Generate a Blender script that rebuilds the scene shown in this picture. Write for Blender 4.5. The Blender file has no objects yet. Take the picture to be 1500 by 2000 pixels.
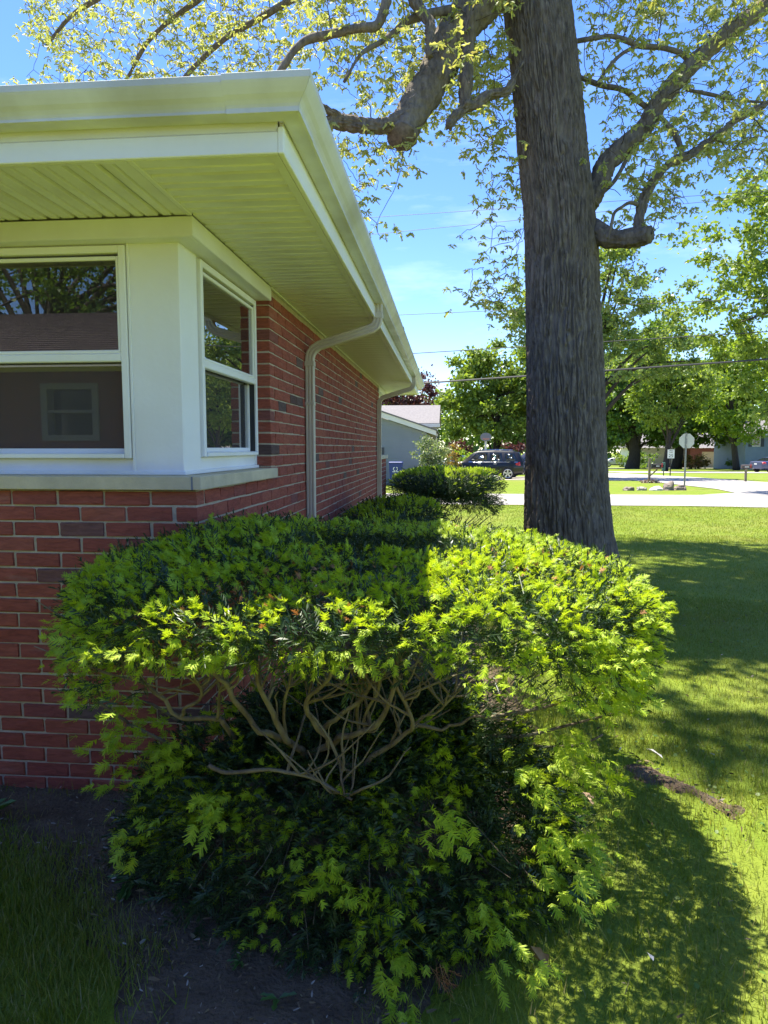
import bpy, math, random
import numpy as np
from mathutils import Vector, Matrix, noise as mnoise

S = bpy.context.scene
# ------------------------------------------------------------------ camera, sky, sun, exposure
CAM_H = 1.6
cd = bpy.data.cameras.new('camera'); cam = bpy.data.objects.new('camera', cd)
S.collection.objects.link(cam); S.camera = cam
cd.sensor_fit = 'HORIZONTAL'; cd.sensor_width = 36.0; cd.lens = 32.4
cd.clip_start = 0.05; cd.clip_end = 3000
cam.location = (0, 0, CAM_H)
cam.rotation_euler = (math.radians(90 - 5.3), 0, math.radians(5.25))
S.render.resolution_x, S.render.resolution_y = 768, 1024

SUN = Vector((-0.400, 0.430, 1.63)).normalized()
EL = math.asin(SUN.z); AZ = math.atan2(SUN.x, SUN.y)
w = bpy.data.worlds.new('World'); S.world = w; w.use_nodes = True
nt = w.node_tree; nt.nodes.clear()
sky = nt.nodes.new('ShaderNodeTexSky'); sky.sky_type = 'NISHITA'; sky.sun_disc = False
sky.sun_elevation = EL; sky.sun_rotation = AZ
sky.air_density = 1.0; sky.dust_density = 0.25; sky.ozone_density = 4.0; sky.altitude = 200
bg = nt.nodes.new('ShaderNodeBackground'); bg.inputs['Strength'].default_value = 0.135
out = nt.nodes.new('ShaderNodeOutputWorld')
# thin cirrus: a faint whitening of the sky in streaks, thicker towards the horizon all round
tc = nt.nodes.new('ShaderNodeTexCoord'); mp = nt.nodes.new('ShaderNodeMapping')
mp.inputs['Scale'].default_value = (2.0, 2.0, 9.0); mp.inputs['Rotation'].default_value = (0.15, 0.1, 0.4)
nz = nt.nodes.new('ShaderNodeTexNoise'); nz.inputs['Scale'].default_value = 2.2; nz.inputs['Detail'].default_value = 6; nz.inputs['Roughness'].default_value = 0.6
cr = nt.nodes.new('ShaderNodeValToRGB'); cr.color_ramp.elements[0].position = 0.54; cr.color_ramp.elements[1].position = 0.78
cr.color_ramp.elements[1].color = (0.14, 0.14, 0.14, 1)
mx = nt.nodes.new('ShaderNodeMix'); mx.data_type = 'RGBA'; mx.inputs['B'].default_value = (7.0, 7.4, 8.0, 1)
L = nt.links.new
L(tc.outputs['Generated'], mp.inputs['Vector']); L(mp.outputs['Vector'], nz.inputs['Vector']); L(nz.outputs['Fac'], cr.inputs['Fac'])
L(cr.outputs['Color'], mx.inputs['Factor']); hsv = nt.nodes.new('ShaderNodeHueSaturation'); hsv.inputs['Saturation'].default_value = 1.22; hsv.inputs['Value'].default_value = .80; hsv.inputs['Hue'].default_value = .514
L(sky.outputs['Color'], hsv.inputs['Color']); L(hsv.outputs['Color'], mx.inputs['A']); L(mx.outputs['Result'], bg.inputs['Color'])
L(bg.outputs['Background'], out.inputs['Surface'])

sd = bpy.data.lights.new('sun', 'SUN'); sd.energy = 4.7; sd.angle = math.radians(0.53); sd.color = (1.0, 0.94, 0.80)
sun = bpy.data.objects.new('sun', sd); S.collection.objects.link(sun)
sun.rotation_euler = (-SUN).to_track_quat('-Z', 'Y').to_euler(); sun.location = SUN * 40
vs = S.view_settings; vs.view_transform = 'Standard'; vs.look = 'None'; vs.exposure = 1.58; vs.gamma = 1.0; vs.use_curve_mapping = False
S.cycles.max_bounces = 12; S.cycles.diffuse_bounces = 7; S.cycles.transparent_max_bounces = 16; S.cycles.transmission_bounces = 6
S.cycles.use_denoising = True
S.cycles.sample_clamp_indirect = 8

rng = np.random.default_rng(7); random.seed(7)
PI = math.pi

# ------------------------------------------------------------------ mesh helpers
class MB:
    """collects polygons and links them as one mesh object"""
    def __init__(s): s.v = []; s.f = []; s.n = 0
    def add(s, v, f):
        v = np.asarray(v, float).reshape(-1, 3)
        for q in f: s.f.append([i + s.n for i in q])
        s.v.append(v); s.n += len(v); return s
    def box(s, x0, x1, y0, y1, z0, z1, b=0.0):
        if x1 < x0: x0, x1 = x1, x0
        if y1 < y0: y0, y1 = y1, y0
        if z1 < z0: z0, z1 = z1, z0
        v, f = cbox(x0, x1, y0, y1, z0, z1, b); return s.add(v, f)
    def tube(s, pts, rad, n=8, cap=True): v, f = tube(pts, rad, n, cap); return s.add(v, f)
    def prism(s, poly, fn, d0, d1):
        """poly of 2-D points swept between d0 and d1 through fn(u, v, d)"""
        k = len(poly); v = [fn(a, b, d0) for a, b in poly] + [fn(a, b, d1) for a, b in poly]
        f = [[i, (i + 1) % k, k + (i + 1) % k, k + i] for i in range(k)] + [list(range(k))[::-1], list(range(k, 2 * k))]
        return s.add(v, f)

def cbox(x0, x1, y0, y1, z0, z1, b=0.0):
    if b <= 0:
        v = [(x, y, z) for z in (z0, z1) for y in (y0, y1) for x in (x0, x1)]
        return v, [[0, 2, 3, 1], [4, 5, 7, 6], [0, 1, 5, 4], [2, 6, 7, 3], [0, 4, 6, 2], [1, 3, 7, 5]]
    b = min(b, (x1 - x0) * .45, (y1 - y0) * .45, (z1 - z0) * .45)
    v = []; idx = {}
    for sx, X in ((-1, x0), (1, x1)):
        for sy, Y in ((-1, y0), (1, y1)):
            for sz, Z in ((-1, z0), (1, z1)):
                for a in range(3):
                    p = [X - sx * b, Y - sy * b, Z - sz * b]; p[a] = (X, Y, Z)[a]
                    idx[(sx, sy, sz, a)] = len(v); v.append(p)
    f = []
    for a in range(3):
        o = [i for i in range(3) if i != a]
        for sg in (-1, 1):
            q = []
            for s1, s2 in ((-1, -1), (1, -1), (1, 1), (-1, 1)):
                k = [0, 0, 0]; k[a] = sg; k[o[0]] = s1; k[o[1]] = s2; q.append(idx[(*k, a)])
            f.append(q)
        for s1 in (-1, 1):
            for s2 in (-1, 1):
                q = []
                for t, ax in ((-1, o[0]), (1, o[0]), (1, o[1]), (-1, o[1])):
                    k = [0, 0, 0]; k[a] = t; k[o[0]] = s1; k[o[1]] = s2; q.append(idx[(*k, ax)])
                f.append(q)
    for sx in (-1, 1):
        for sy in (-1, 1):
            for sz in (-1, 1): f.append([idx[(sx, sy, sz, a)] for a in range(3)])
    V = np.array(v); c = V.mean(0); ff = []
    for q in f:
        p = V[q]; nrm = np.cross(p[1] - p[0], p[2] - p[0])
        ff.append(q if np.dot(nrm, p.mean(0) - c) > 0 else q[::-1])
    return v, ff

def tube(pts, rad, n=8, cap=True):
    P = np.asarray(pts, float); k = len(P)
    R = np.full(k, float(rad)) if np.isscalar(rad) else np.asarray(rad, float)
    T = np.gradient(P, axis=0); T /= np.linalg.norm(T, axis=1)[:, None] + 1e-12
    a = np.array([0, 0, 1.0]) if abs(T[0][2]) < .9 else np.array([1.0, 0, 0])
    u = np.cross(T[0], a); u /= np.linalg.norm(u); V = []
    ang = np.arange(n) * 2 * PI / n
    for i in range(k):
        u = u - T[i] * np.dot(u, T[i]); u /= np.linalg.norm(u) + 1e-12; w_ = np.cross(T[i], u)
        V.append(P[i] + R[i] * (np.cos(ang)[:, None] * u + np.sin(ang)[:, None] * w_))
    V = np.concatenate(V); F = []
    for i in range(k - 1):
        for j in range(n):
            a0 = i * n + j; b0 = i * n + (j + 1) % n; F.append([a0, b0, b0 + n, a0 + n])
    if cap: F.append(list(range(n))[::-1]); F.append([(k - 1) * n + j for j in range(n)])
    return V, F

def smooth_path(pts, m=6):
    """Catmull-Rom through the points"""
    P = [np.asarray(p, float) for p in pts]; P = [2 * P[0] - P[1]] + P + [2 * P[-1] - P[-2]]; o = []
    for i in range(1, len(P) - 2):
        for t in np.arange(m) / m:
            o.append(.5 * ((2 * P[i]) + (-P[i-1] + P[i+1]) * t + (2*P[i-1] - 5*P[i] + 4*P[i+1] - P[i+2]) * t*t + (-P[i-1] + 3*P[i] - 3*P[i+1] + P[i+2]) * t**3))
    o.append(P[-2]); return np.array(o)

def raw_mesh(name, V, groups, smooth=False):
    """groups: list of int arrays (m,k)"""
    me = bpy.data.meshes.new(name); V = np.ascontiguousarray(V, np.float32)
    me.vertices.add(len(V)); me.vertices.foreach_set('co', V.ravel())
    idx = np.concatenate([g.ravel() for g in groups]).astype(np.int32)
    tot = np.concatenate([np.full(len(g), g.shape[1], np.int32) for g in groups])
    st = np.concatenate([[0], np.cumsum(tot)[:-1]]).astype(np.int32)
    me.loops.add(len(idx)); me.loops.foreach_set('vertex_index', idx)
    me.polygons.add(len(tot)); me.polygons.foreach_set('loop_start', st); me.polygons.foreach_set('loop_total', tot)
    if smooth: me.polygons.foreach_set('use_smooth', np.ones(len(tot), bool))
    me.update(calc_edges=True); return me

OFF = {}
def reg(o, loc): OFF[o] = np.array(loc, float)
def obj(name, mb, m, parent=None, smooth=False, local=False):
    """one mesh object from an MB (world coordinates unless local) or from a mesh"""
    if isinstance(mb, MB):
        V = np.concatenate(mb.v) if mb.v else np.zeros((0, 3))
        if parent is not None and not local: V = V - OFF[parent]
        me = bpy.data.meshes.new(name); me.from_pydata(V.tolist(), [], mb.f)
        if smooth: me.polygons.foreach_set('use_smooth', np.ones(len(me.polygons), bool))
        me.update()
    else: me = mb
    if m is not None and not me.materials: me.materials.append(m)
    o = bpy.data.objects.new(name, me); S.collection.objects.link(o)
    if parent is not None: o.parent = parent; reg(o, OFF[parent])
    else: reg(o, (0, 0, 0))
    return o
def tag(o, label=None, cat=None, group=None, kind=None):
    if label: o['label'] = label
    if cat: o['category'] = cat
    if group: o['group'] = group
    if kind: o['kind'] = kind
    return o
def thing(name, loc, label, cat, group=None, rz=0.0):
    o = bpy.data.objects.new(name, None); S.collection.objects.link(o); o.empty_display_size = .1
    o.location = loc; o.rotation_euler = (0, 0, rz); reg(o, loc)
    return tag(o, label, cat, group)
def structure(name, mb, m, smooth=False): return tag(obj(name, mb, m, smooth=smooth), kind='structure')

# picture geometry used only to find where things stand in the place (points on real planes / at real depths)
_y = math.radians(5.25); _p = math.radians(-5.3); _F = 1350.0
_f = np.array([-math.sin(_y)*math.cos(_p), math.cos(_y)*math.cos(_p), math.sin(_p)]); _r = np.array([math.cos(_y), math.sin(_y), 0]); _u = np.cross(_r, _f)
_C = np.array([0, 0, CAM_H])
def ray(x, y): return _f + _r * (x - 750) / _F - _u * (y - 1000) / _F
def atY(x, y, Y): d = ray(x, y); return _C + d * (Y / d[1])
def proj(P):
    q = np.atleast_2d(np.asarray(P, float)) - _C; z = q @ _f; z = np.where(np.abs(z) < 1e-6, 1e-6, z)
    return np.stack([750 + _F * (q @ _r) / z, 1000 - _F * (q @ _u) / z, z], -1)

def vnoise(P, s=1.0, seed=0):
    """smooth value noise 0..1 on points (N,3)"""
    P = np.asarray(P, float) * s + seed * 17.31; i = np.floor(P).astype(np.int64); f = P - i; f = f * f * (3 - 2 * f); o = 0
    for dx in (0, 1):
        for dy in (0, 1):
            for dz in (0, 1):
                a = i[:, 0] + dx; b = i[:, 1] + dy; c = i[:, 2] + dz
                h = (a * 374761393 + b * 668265263 + c * 2147483647 * 3 + seed * 974711) & 0xffffffff
                h = ((h ^ (h >> 13)) * 1274126177) & 0xffffffff; h = ((h ^ (h >> 16)) & 0xffff) / 65535.0
                o = o + h * (f[:, 0] if dx else 1 - f[:, 0]) * (f[:, 1] if dy else 1 - f[:, 1]) * (f[:, 2] if dz else 1 - f[:, 2])
    return o

def unit(a): return a / (np.linalg.norm(a, axis=-1, keepdims=True) + 1e-12)
def frames(D, roll=None, up=None):
    """rotation matrices whose +Z column follows D; +X given by roll, or as close to 'up' as possible when up is set"""
    D = unit(np.asarray(D, float)); n = len(D)
    if up is None:
        a = np.where(np.abs(D[:, 2:3]) < .9, np.array([[0, 0, 1.0]]), np.array([[1.0, 0, 0]]))
    else: a = np.broadcast_to(up, D.shape)
    x = unit(np.cross(a, D)); y = np.cross(D, x)
    if roll is None: roll = rng.uniform(0, 2 * PI, n)
    c, s_ = np.cos(roll)[:, None], np.sin(roll)[:, None]
    return np.stack([x * c + y * s_, -x * s_ + y * c, D], -1)
def scatter(tv, tfs, P, R, s):
    """copies of a template (verts, list of face arrays) at P with rotations R and scales s -> verts, face arrays"""
    k = len(tv); n = len(P); s = np.broadcast_to(np.asarray(s, float).reshape(-1, 1) if np.ndim(s) == 1 else s, (n, 1) if np.ndim(s) < 2 else np.shape(s))
    V = np.einsum('nij,nkj->nki', R, tv[None] * s[:, None, :]) + P[:, None, :]
    o = (np.arange(n) * k)[:, None, None]
    return V.reshape(-1, 3), [(t[None] + o).reshape(-1, t.shape[1]) for t in tfs]
class BM:
    """bulk mesh of scattered templates"""
    def __init__(s): s.V = []; s.G = {}; s.n = 0
    def add(s, V, groups):
        s.V.append(V)
        for g in groups: s.G.setdefault(g.shape[1], []).append(g + s.n)
        s.n += len(V)
    def mesh(s, name, off=(0, 0, 0), smooth=False):
        return raw_mesh(name, np.concatenate(s.V) - np.array(off), [np.concatenate(g) for g in s.G.values()], smooth)

# ------------------------------------------------------------------ materials
def lerp_nodes(nt, fac, a, b):
    m = nt.nodes.new('ShaderNodeMix'); m.data_type = 'RGBA'
    m.inputs['A'].default_value = (*a, 1) if len(a) == 3 else a; m.inputs['B'].default_value = (*b, 1) if len(b) == 3 else b
    nt.links.new(fac, m.inputs['Factor']); return m
def mat(name, col, rough=.6, col2=None, vscale=8.0, bump=0.0, bscale=40.0, stretch=(1, 1, 1), spec=.5, metal=0.0, detail=5, lo=.35, hi=.65, coat=0.0, col3=None, v3=1.5, fac3=.5, bdist=.01, objrand=None):
    m = bpy.data.materials.new(name); m.use_nodes = True; nt = m.node_tree; b = nt.nodes['Principled BSDF']; L = nt.links.new
    b.inputs['Base Color'].default_value = (*col, 1); b.inputs['Roughness'].default_value = rough
    b.inputs['Specular IOR Level'].default_value = spec; b.inputs['Metallic'].default_value = metal; b.inputs['Coat Weight'].default_value = coat
    tc = nt.nodes.new('ShaderNodeTexCoord'); mp = nt.nodes.new('ShaderNodeMapping'); mp.inputs['Scale'].default_value = stretch
    L(tc.outputs['Object'], mp.inputs['Vector']); cur = None
    if col2 is not None:
        n = nt.nodes.new('ShaderNodeTexNoise'); n.inputs['Scale'].default_value = vscale; n.inputs['Detail'].default_value = detail; n.inputs['Roughness'].default_value = .6
        L(mp.outputs['Vector'], n.inputs['Vector'])
        r = nt.nodes.new('ShaderNodeMapRange'); r.inputs['From Min'].default_value = lo; r.inputs['From Max'].default_value = hi; L(n.outputs['Fac'], r.inputs['Value'])
        mm = lerp_nodes(nt, r.outputs['Result'], col, col2); cur = mm.outputs['Result']
    if col3 is not None:
        n3 = nt.nodes.new('ShaderNodeTexNoise'); n3.inputs['Scale'].default_value = v3; n3.inputs['Detail'].default_value = 4; L(tc.outputs['Object'], n3.inputs['Vector'])
        r3 = nt.nodes.new('ShaderNodeMapRange'); r3.inputs['From Min'].default_value = .45; r3.inputs['From Max'].default_value = .7; r3.inputs['To Max'].default_value = fac3; L(n3.outputs['Fac'], r3.inputs['Value'])
        m3 = lerp_nodes(nt, r3.outputs['Result'], col, col3)
        if cur is not None: L(cur, m3.inputs['A'])
        cur = m3.outputs['Result']
    if cur is not None: L(cur, b.inputs['Base Color'])
    if bump > 0:
        nb = nt.nodes.new('ShaderNodeTexNoise'); nb.inputs['Scale'].default_value = bscale; nb.inputs['Detail'].default_value = 6; L(mp.outputs['Vector'], nb.inputs['Vector'])
        bu = nt.nodes.new('ShaderNodeBump'); bu.inputs['Strength'].default_value = bump; bu.inputs['Distance'].default_value = bdist
        L(nb.outputs['Fac'], bu.inputs['Height']); L(bu.outputs['Normal'], b.inputs['Normal'])
    return m
def leaf_mat(name, cols, trans=.4, tcol=None, rough=.45, spec=.4, patch=None):
    """foliage: colour differs leaf by leaf, light passes through"""
    m = bpy.data.materials.new(name); m.use_nodes = True; nt = m.node_tree; b = nt.nodes['Principled BSDF']; L = nt.links.new
    g = nt.nodes.new('ShaderNodeNewGeometry'); r = nt.nodes.new('ShaderNodeValToRGB'); r.color_ramp.interpolation = 'LINEAR'
    e = r.color_ramp.elements
    while len(e) < len(cols): e.new(.5)
    for i, c in enumerate(cols): e[i].position = i / max(1, len(cols) - 1); e[i].color = (*c, 1)
    L(g.outputs['Random Per Island'], r.inputs['Fac']); col = r.outputs['Color']
    if patch is not None:
        tc = nt.nodes.new('ShaderNodeTexCoord'); n = nt.nodes.new('ShaderNodeTexNoise'); n.inputs['Scale'].default_value = patch[1]; n.inputs['Detail'].default_value = 3
        L(tc.outputs['Object'], n.inputs['Vector']); rr = nt.nodes.new('ShaderNodeMapRange'); rr.inputs['From Min'].default_value = .42; rr.inputs['From Max'].default_value = .66; rr.inputs['To Max'].default_value = patch[2]
        L(n.outputs['Fac'], rr.inputs['Value']); mm = lerp_nodes(nt, rr.outputs['Result'], (0, 0, 0), patch[0]); L(col, mm.inputs['A']); col = mm.outputs['Result']
    L(col, b.inputs['Base Color']); b.inputs['Roughness'].default_value = rough; b.inputs['Specular IOR Level'].default_value = spec
    if trans > 0:
        t = nt.nodes.new('ShaderNodeBsdfTranslucent'); mxs = nt.nodes.new('ShaderNodeMixShader'); mxs.inputs['Fac'].default_value = trans
        hs = nt.nodes.new('ShaderNodeMix'); hs.data_type = 'RGBA'; hs.blend_type = 'MULTIPLY'; hs.inputs['Factor'].default_value = 1; hs.inputs['B'].default_value = (*(tcol or (1.5, 1.45, .5)), 1)
        L(col, hs.inputs['A']); L(hs.outputs['Result'], t.inputs['Color'])
        L(b.outputs['BSDF'], mxs.inputs[1]); L(t.outputs['BSDF'], mxs.inputs[2]); L(mxs.outputs['Shader'], nt.nodes['Material Output'].inputs['Surface'])
    return m
def glass_mat(name, tint=(.55, .56, .56), boost=1.7, base=.03, veil=.05):
    m = bpy.data.materials.new(name); m.use_nodes = True; nt = m.node_tree; L = nt.links.new
    for n in list(nt.nodes):
        if n.type == 'BSDF_PRINCIPLED': nt.nodes.remove(n)
    f = nt.nodes.new('ShaderNodeFresnel'); f.inputs['IOR'].default_value = 1.5
    k = nt.nodes.new('ShaderNodeMath'); k.operation = 'MULTIPLY_ADD'; k.inputs[1].default_value = boost; k.inputs[2].default_value = base; k.use_clamp = True
    gl = nt.nodes.new('ShaderNodeBsdfGlossy'); gl.inputs['Roughness'].default_value = 0.0; gl.inputs['Color'].default_value = (.95, .95, .95, 1)
    tr = nt.nodes.new('ShaderNodeBsdfTransparent'); tr.inputs['Color'].default_value = (*tint, 1)
    mx = nt.nodes.new('ShaderNodeMixShader'); L(f.outputs['Fac'], k.inputs[0]); L(k.outputs['Value'], mx.inputs['Fac'])
    df = nt.nodes.new('ShaderNodeBsdfDiffuse'); df.inputs['Color'].default_value = (.42, .38, .37, 1); mv = nt.nodes.new('ShaderNodeMixShader'); mv.inputs['Fac'].default_value = veil    # insect screen, and reflection haze put into the glass colour
    L(tr.outputs['BSDF'], mv.inputs[1]); L(df.outputs['BSDF'], mv.inputs[2]); L(mv.outputs['Shader'], mx.inputs[1]); L(gl.outputs['BSDF'], mx.inputs[2]); L(mx.outputs['Shader'], nt.nodes['Material Output'].inputs['Surface'])
    return m
def brick_mat(name, joined=False):
    m = bpy.data.materials.new(name); m.use_nodes = True; nt = m.node_tree; b = nt.nodes['Principled BSDF']; L = nt.links.new
    if joined: src = nt.nodes.new('ShaderNodeNewGeometry').outputs['Random Per Island']
    else: src = nt.nodes.new('ShaderNodeObjectInfo').outputs['Random']
    r = nt.nodes.new('ShaderNodeValToRGB'); e = r.color_ramp.elements; r.color_ramp.interpolation = 'LINEAR'
    st = [(0, (.285, .074, .050)), (.25, (.345, .094, .060)), (.5, (.305, .082, .056)), (.85, (.365, .112, .070)), (.95, (.27, .080, .066)), (.962, (.175, .095, .082)), (.985, (.125, .095, .088)), (1, (.12, .07, .062))]
    while len(e) < len(st): e.new(.5)
    for i, (p, c) in enumerate(st): e[i].position = p; e[i].color = (*c, 1)
    L(src, r.inputs['Fac'])
    tc = nt.nodes.new('ShaderNodeTexCoord'); mp = nt.nodes.new('ShaderNodeMapping'); mp.inputs['Scale'].default_value = (9, 9, 42)
    L(tc.outputs['Object'], mp.inputs['Vector'])
    add = nt.nodes.new('ShaderNodeVectorMath'); add.operation = 'ADD'; L(mp.outputs['Vector'], add.inputs[0])
    sc = nt.nodes.new('ShaderNodeMath'); sc.operation = 'MULTIPLY'; sc.inputs[1].default_value = 91.0; L(src, sc.inputs[0]); L(sc.outputs[0], add.inputs[1])
    n = nt.nodes.new('ShaderNodeTexNoise'); n.inputs['Scale'].default_value = 1.6; n.inputs['Detail'].default_value = 7; n.inputs['Roughness'].default_value = .65; n.inputs['Distortion'].default_value = .8
    L(add.outputs[0], n.inputs['Vector'])
    mm = nt.nodes.new('ShaderNodeMix'); mm.data_type = 'RGBA'; mm.blend_type = 'MULTIPLY'; mm.inputs['Factor'].default_value = .55
    r2 = nt.nodes.new('ShaderNodeValToRGB'); r2.color_ramp.elements[0].position = .33; r2.color_ramp.elements[0].color = (.42, .40, .42, 1); r2.color_ramp.elements[1].position = .62; r2.color_ramp.elements[1].color = (1.12, 1.1, 1.06, 1)
    L(n.outputs['Fac'], r2.inputs['Fac']); L(r.outputs['Color'], mm.inputs['A']); L(r2.outputs['Color'], mm.inputs['B'])
    # lime bloom and scuffs
    n2 = nt.nodes.new('ShaderNodeTexNoise'); n2.inputs['Scale'].default_value = .5; n2.inputs['Detail'].default_value = 8; n2.inputs['Roughness'].default_value = .7; L(add.outputs[0], n2.inputs['Vector'])
    r3 = nt.nodes.new('ShaderNodeMapRange'); r3.inputs['From Min'].default_value = .58; r3.inputs['From Max'].default_value = .8; r3.inputs['To Max'].default_value = .45; L(n2.outputs['Fac'], r3.inputs['Value'])
    m3 = lerp_nodes(nt, r3.outputs['Result'], (0, 0, 0), (.36, .25, .21)); L(mm.outputs['Result'], m3.inputs['A'])
    L(m3.outputs['Result'], b.inputs['Base Color']); b.inputs['Roughness'].default_value = .88; b.inputs['Specular IOR Level'].default_value = .25
    bu = nt.nodes.new('ShaderNodeBump'); bu.inputs['Strength'].default_value = .85; bu.inputs['Distance'].default_value = .006; L(n.outputs['Fac'], bu.inputs['Height']); L(bu.outputs['Normal'], b.inputs['Normal'])
    return m

M = {}
M['brick'] = brick_mat('red brick'); M['bricks'] = brick_mat('red brick run', True)
M['mortar'] = mat('mortar', (.54, .465, .345), .95, (.43, .365, .27), 14, .7, 120, spec=.2)
M['trim'] = mat('cream painted trim', (.80, .795, .76), .5, (.74, .73, .69), 2.5, .12, 60, (1, 1, .3), col3=(.50, .46, .32), v3=1.6, fac3=.4)
M['gutter'] = mat('cream aluminium gutter', (.74, .735, .705), .38, (.64, .63, .59), 5, .10, 14, (1, 1, .22), col3=(.42, .40, .33), v3=2.6, fac3=.6)
M['soffit'] = mat('cream vinyl soffit', (.80, .795, .755), .5, (.73, .72, .67), 5, .08, 30, col3=(.48, .45, .32), v3=1.6, fac3=.5)
M['white'] = mat('white painted wood', (.88, .88, .85), .45, (.85, .84, .79), 3, .15, 50, col3=(.62, .60, .50), v3=1.4, fac3=.3)
M['limestone'] = mat('limestone sill', (.68, .58, .385), .85, (.56, .475, .31), 9, .35, 90, col3=(.30, .28, .24), v3=2.5, fac3=.4)
M['glass'] = glass_mat('window glass'); M['screen'] = glass_mat('screened glass', (.34, .33, .33), 1.9, .04, .15)
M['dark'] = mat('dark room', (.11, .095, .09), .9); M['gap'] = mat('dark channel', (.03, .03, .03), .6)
M['blind'] = mat('tan roller blind', (.42, .38, .28), .9)
M['shingle'] = mat('brown shingles', (.140, .108, .100), .95, (.085, .064, .060), 30, .6, 80, col3=(.19, .15, .14), v3=6, fac3=.5)
M['shingle_grey'] = mat('grey shingles', (.205, .19, .19), .95, (.15, .14, .142), 8, .4, 30)
M['down'] = mat('tan downspout', (.66, .585, .46), .45, (.59, .52, .40), 3, .05, 20, col3=(.34, .28, .20), v3=2, fac3=.3)
# ------------------------------------------------------------------ ground, streets
def gz(X, Y):
    """lie of the land: level round the house, then falling gently away up the street"""
    Y = np.asarray(Y, float)
    return np.where(Y < 22, 0.0, np.where(Y < 120, -(Y - 22) * .0157, -1.54))
def sheet(name, xs, ys, dz, m, rough=0.0):
    X, Y = np.meshgrid(xs, ys); Z = gz(X, Y) + dz
    if rough: Z = Z + (vnoise(np.stack([X, Y, 0 * X], -1).reshape(-1, 3), .9, 3).reshape(X.shape) - .5) * rough
    V = np.stack([X, Y, Z], -1).reshape(-1, 3); nx = len(xs); i = np.arange((len(ys) - 1) * (nx - 1)); r = i // (nx - 1); c = i % (nx - 1); a = r * nx + c
    return tag(obj(name, raw_mesh(name, V, [np.stack([a, a + 1, a + nx + 1, a + nx], -1)], True), m), kind='structure')
def strip(name, left, right, dz, m, n=1):
    """a ribbon between two polylines that follows the ground"""
    Lf = np.array(left, float); Rt = np.array(right, float); k = len(Lf); V = []
    for a, b in zip(Lf, Rt):
        for t in np.linspace(0, 1, n + 1): p = a * (1 - t) + b * t; V.append((p[0], p[1], float(gz(p[0], p[1])) + dz))
    F = [[i * (n + 1) + j, i * (n + 1) + j + 1, (i + 1) * (n + 1) + j + 1, (i + 1) * (n + 1) + j] for i in range(k - 1) for j in range(n)]
    mb = MB(); mb.add(V, F); return structure(name, mb, m)
M['lawn'] = mat('lawn', (.125, .185, .018), .95, (.175, .225, .025), 3.0, .9, 60, spec=.15, col3=(.22, .21, .06), v3=.5, fac3=.45, bdist=.02)
M['soil'] = mat('dark soil', (.082, .058, .040), .98, (.14, .102, .070), 12, 1.0, 70, spec=.15, col3=(.18, .135, .09), v3=5, fac3=.5, bdist=.02)
M['road'] = mat('pale worn street', (.33, .305, .28), .9, (.275, .255, .24), .8, .3, 90, col3=(.41, .38, .34), v3=.25, fac3=.6)
M['drive'] = mat('concrete drive', (.42, .385, .33), .9, (.37, .34, .30), 2, .2, 60)
sheet('ground', np.concatenate([[-260, -120, -60, -30], np.linspace(-14, 14, 57), [30, 60, 120, 260]]), np.concatenate([[-120, -60, -30, -12], np.linspace(-6, 22, 57), np.linspace(24, 120, 33), [160, 240, 420]]), 0.0, M['lawn'], 0.0)
xs = np.linspace(-120, 140, 40)
near = [(x, 19.6 if x < 8 else 19.6 - max(0, min(1, (x - 6) / 12)) * 1.9) for x in xs]; far = [(x, 24.9) for x in xs]
strip('road', near, far, .014, M['road'], 12)
strip('side_street', [(8.6, 24.8), (10.6, 26.6), (11.2, 30), (11.2, 38), (10.2, 46), (7.5, 58), (1, 76), (-14, 100)], [(21.5, 24.8), (18.4, 27), (17.4, 31), (17.2, 40), (16.9, 50), (15.3, 62), (9.5, 80), (-4, 106)], .022, M['road'], 6)
strip('driveway', [(16.0, 64.5), (44, 64.5)], [(15.0, 71.5), (44, 71.5)], .03, M['drive'], 4)
strip('driveway', [(16.5, 97.5), (52, 104)], [(15, 99.5), (52, 108)], .012, M['drive'])
strip('driveway', [(-1.4, 24.9), (-1.4, 33)], [(1.0, 24.9), (1.0, 33)], .012, M['drive'])
strip('driveway', [(-1.2, 41.5), (12, 41.5)], [(-1.2, 49.5), (9.4, 49.5)], .014, M['drive'])

# bare planting bed round the house corner: its own gently lumpy sheet
bed_poly = np.array([(-5.5, 2.62), (-2.6, 2.58), (-1.95, 2.50), (-1.50, 2.40), (-1.25, 2.14), (-1.02, 1.95), (-.84, 1.72), (-.78, 1.3), (-.2, 1.2), (-.16, 1.72), (-.05, 1.90), (.12, 2.05), (.28, 2.45), (.38, 3.0), (.45, 3.8), (.42, 4.6), (.35, 5.4), (.2, 6.4), (.1, 8.5), (.35, 10.6), (.75, 11.6), (.6, 13), (-.9, 13.3), (-1.05, 12.3), (-1.05, 3.0), (-5.5, 3.0)])
def inpoly(P, poly):
    x, y = P[:, 0], P[:, 1]; c = np.zeros(len(P), bool); j = len(poly) - 1
    for i in range(len(poly)):
        xi, yi = poly[i]; xj, yj = poly[j]
        c ^= ((yi > y) != (yj > y)) & (x < (xj - xi) * (y - yi) / (yj - yi + 1e-12) + xi); j = i
    return c
def polydist(P, poly):
    d = np.full(len(P), 1e9); A = poly; B = np.roll(poly, -1, 0)
    for a, b in zip(A, B):
        ab = b - a; t = np.clip(((P - a) @ ab) / (ab @ ab + 1e-12), 0, 1); d = np.minimum(d, np.linalg.norm(P - a - t[:, None] * ab, axis=1))
    return d
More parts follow.
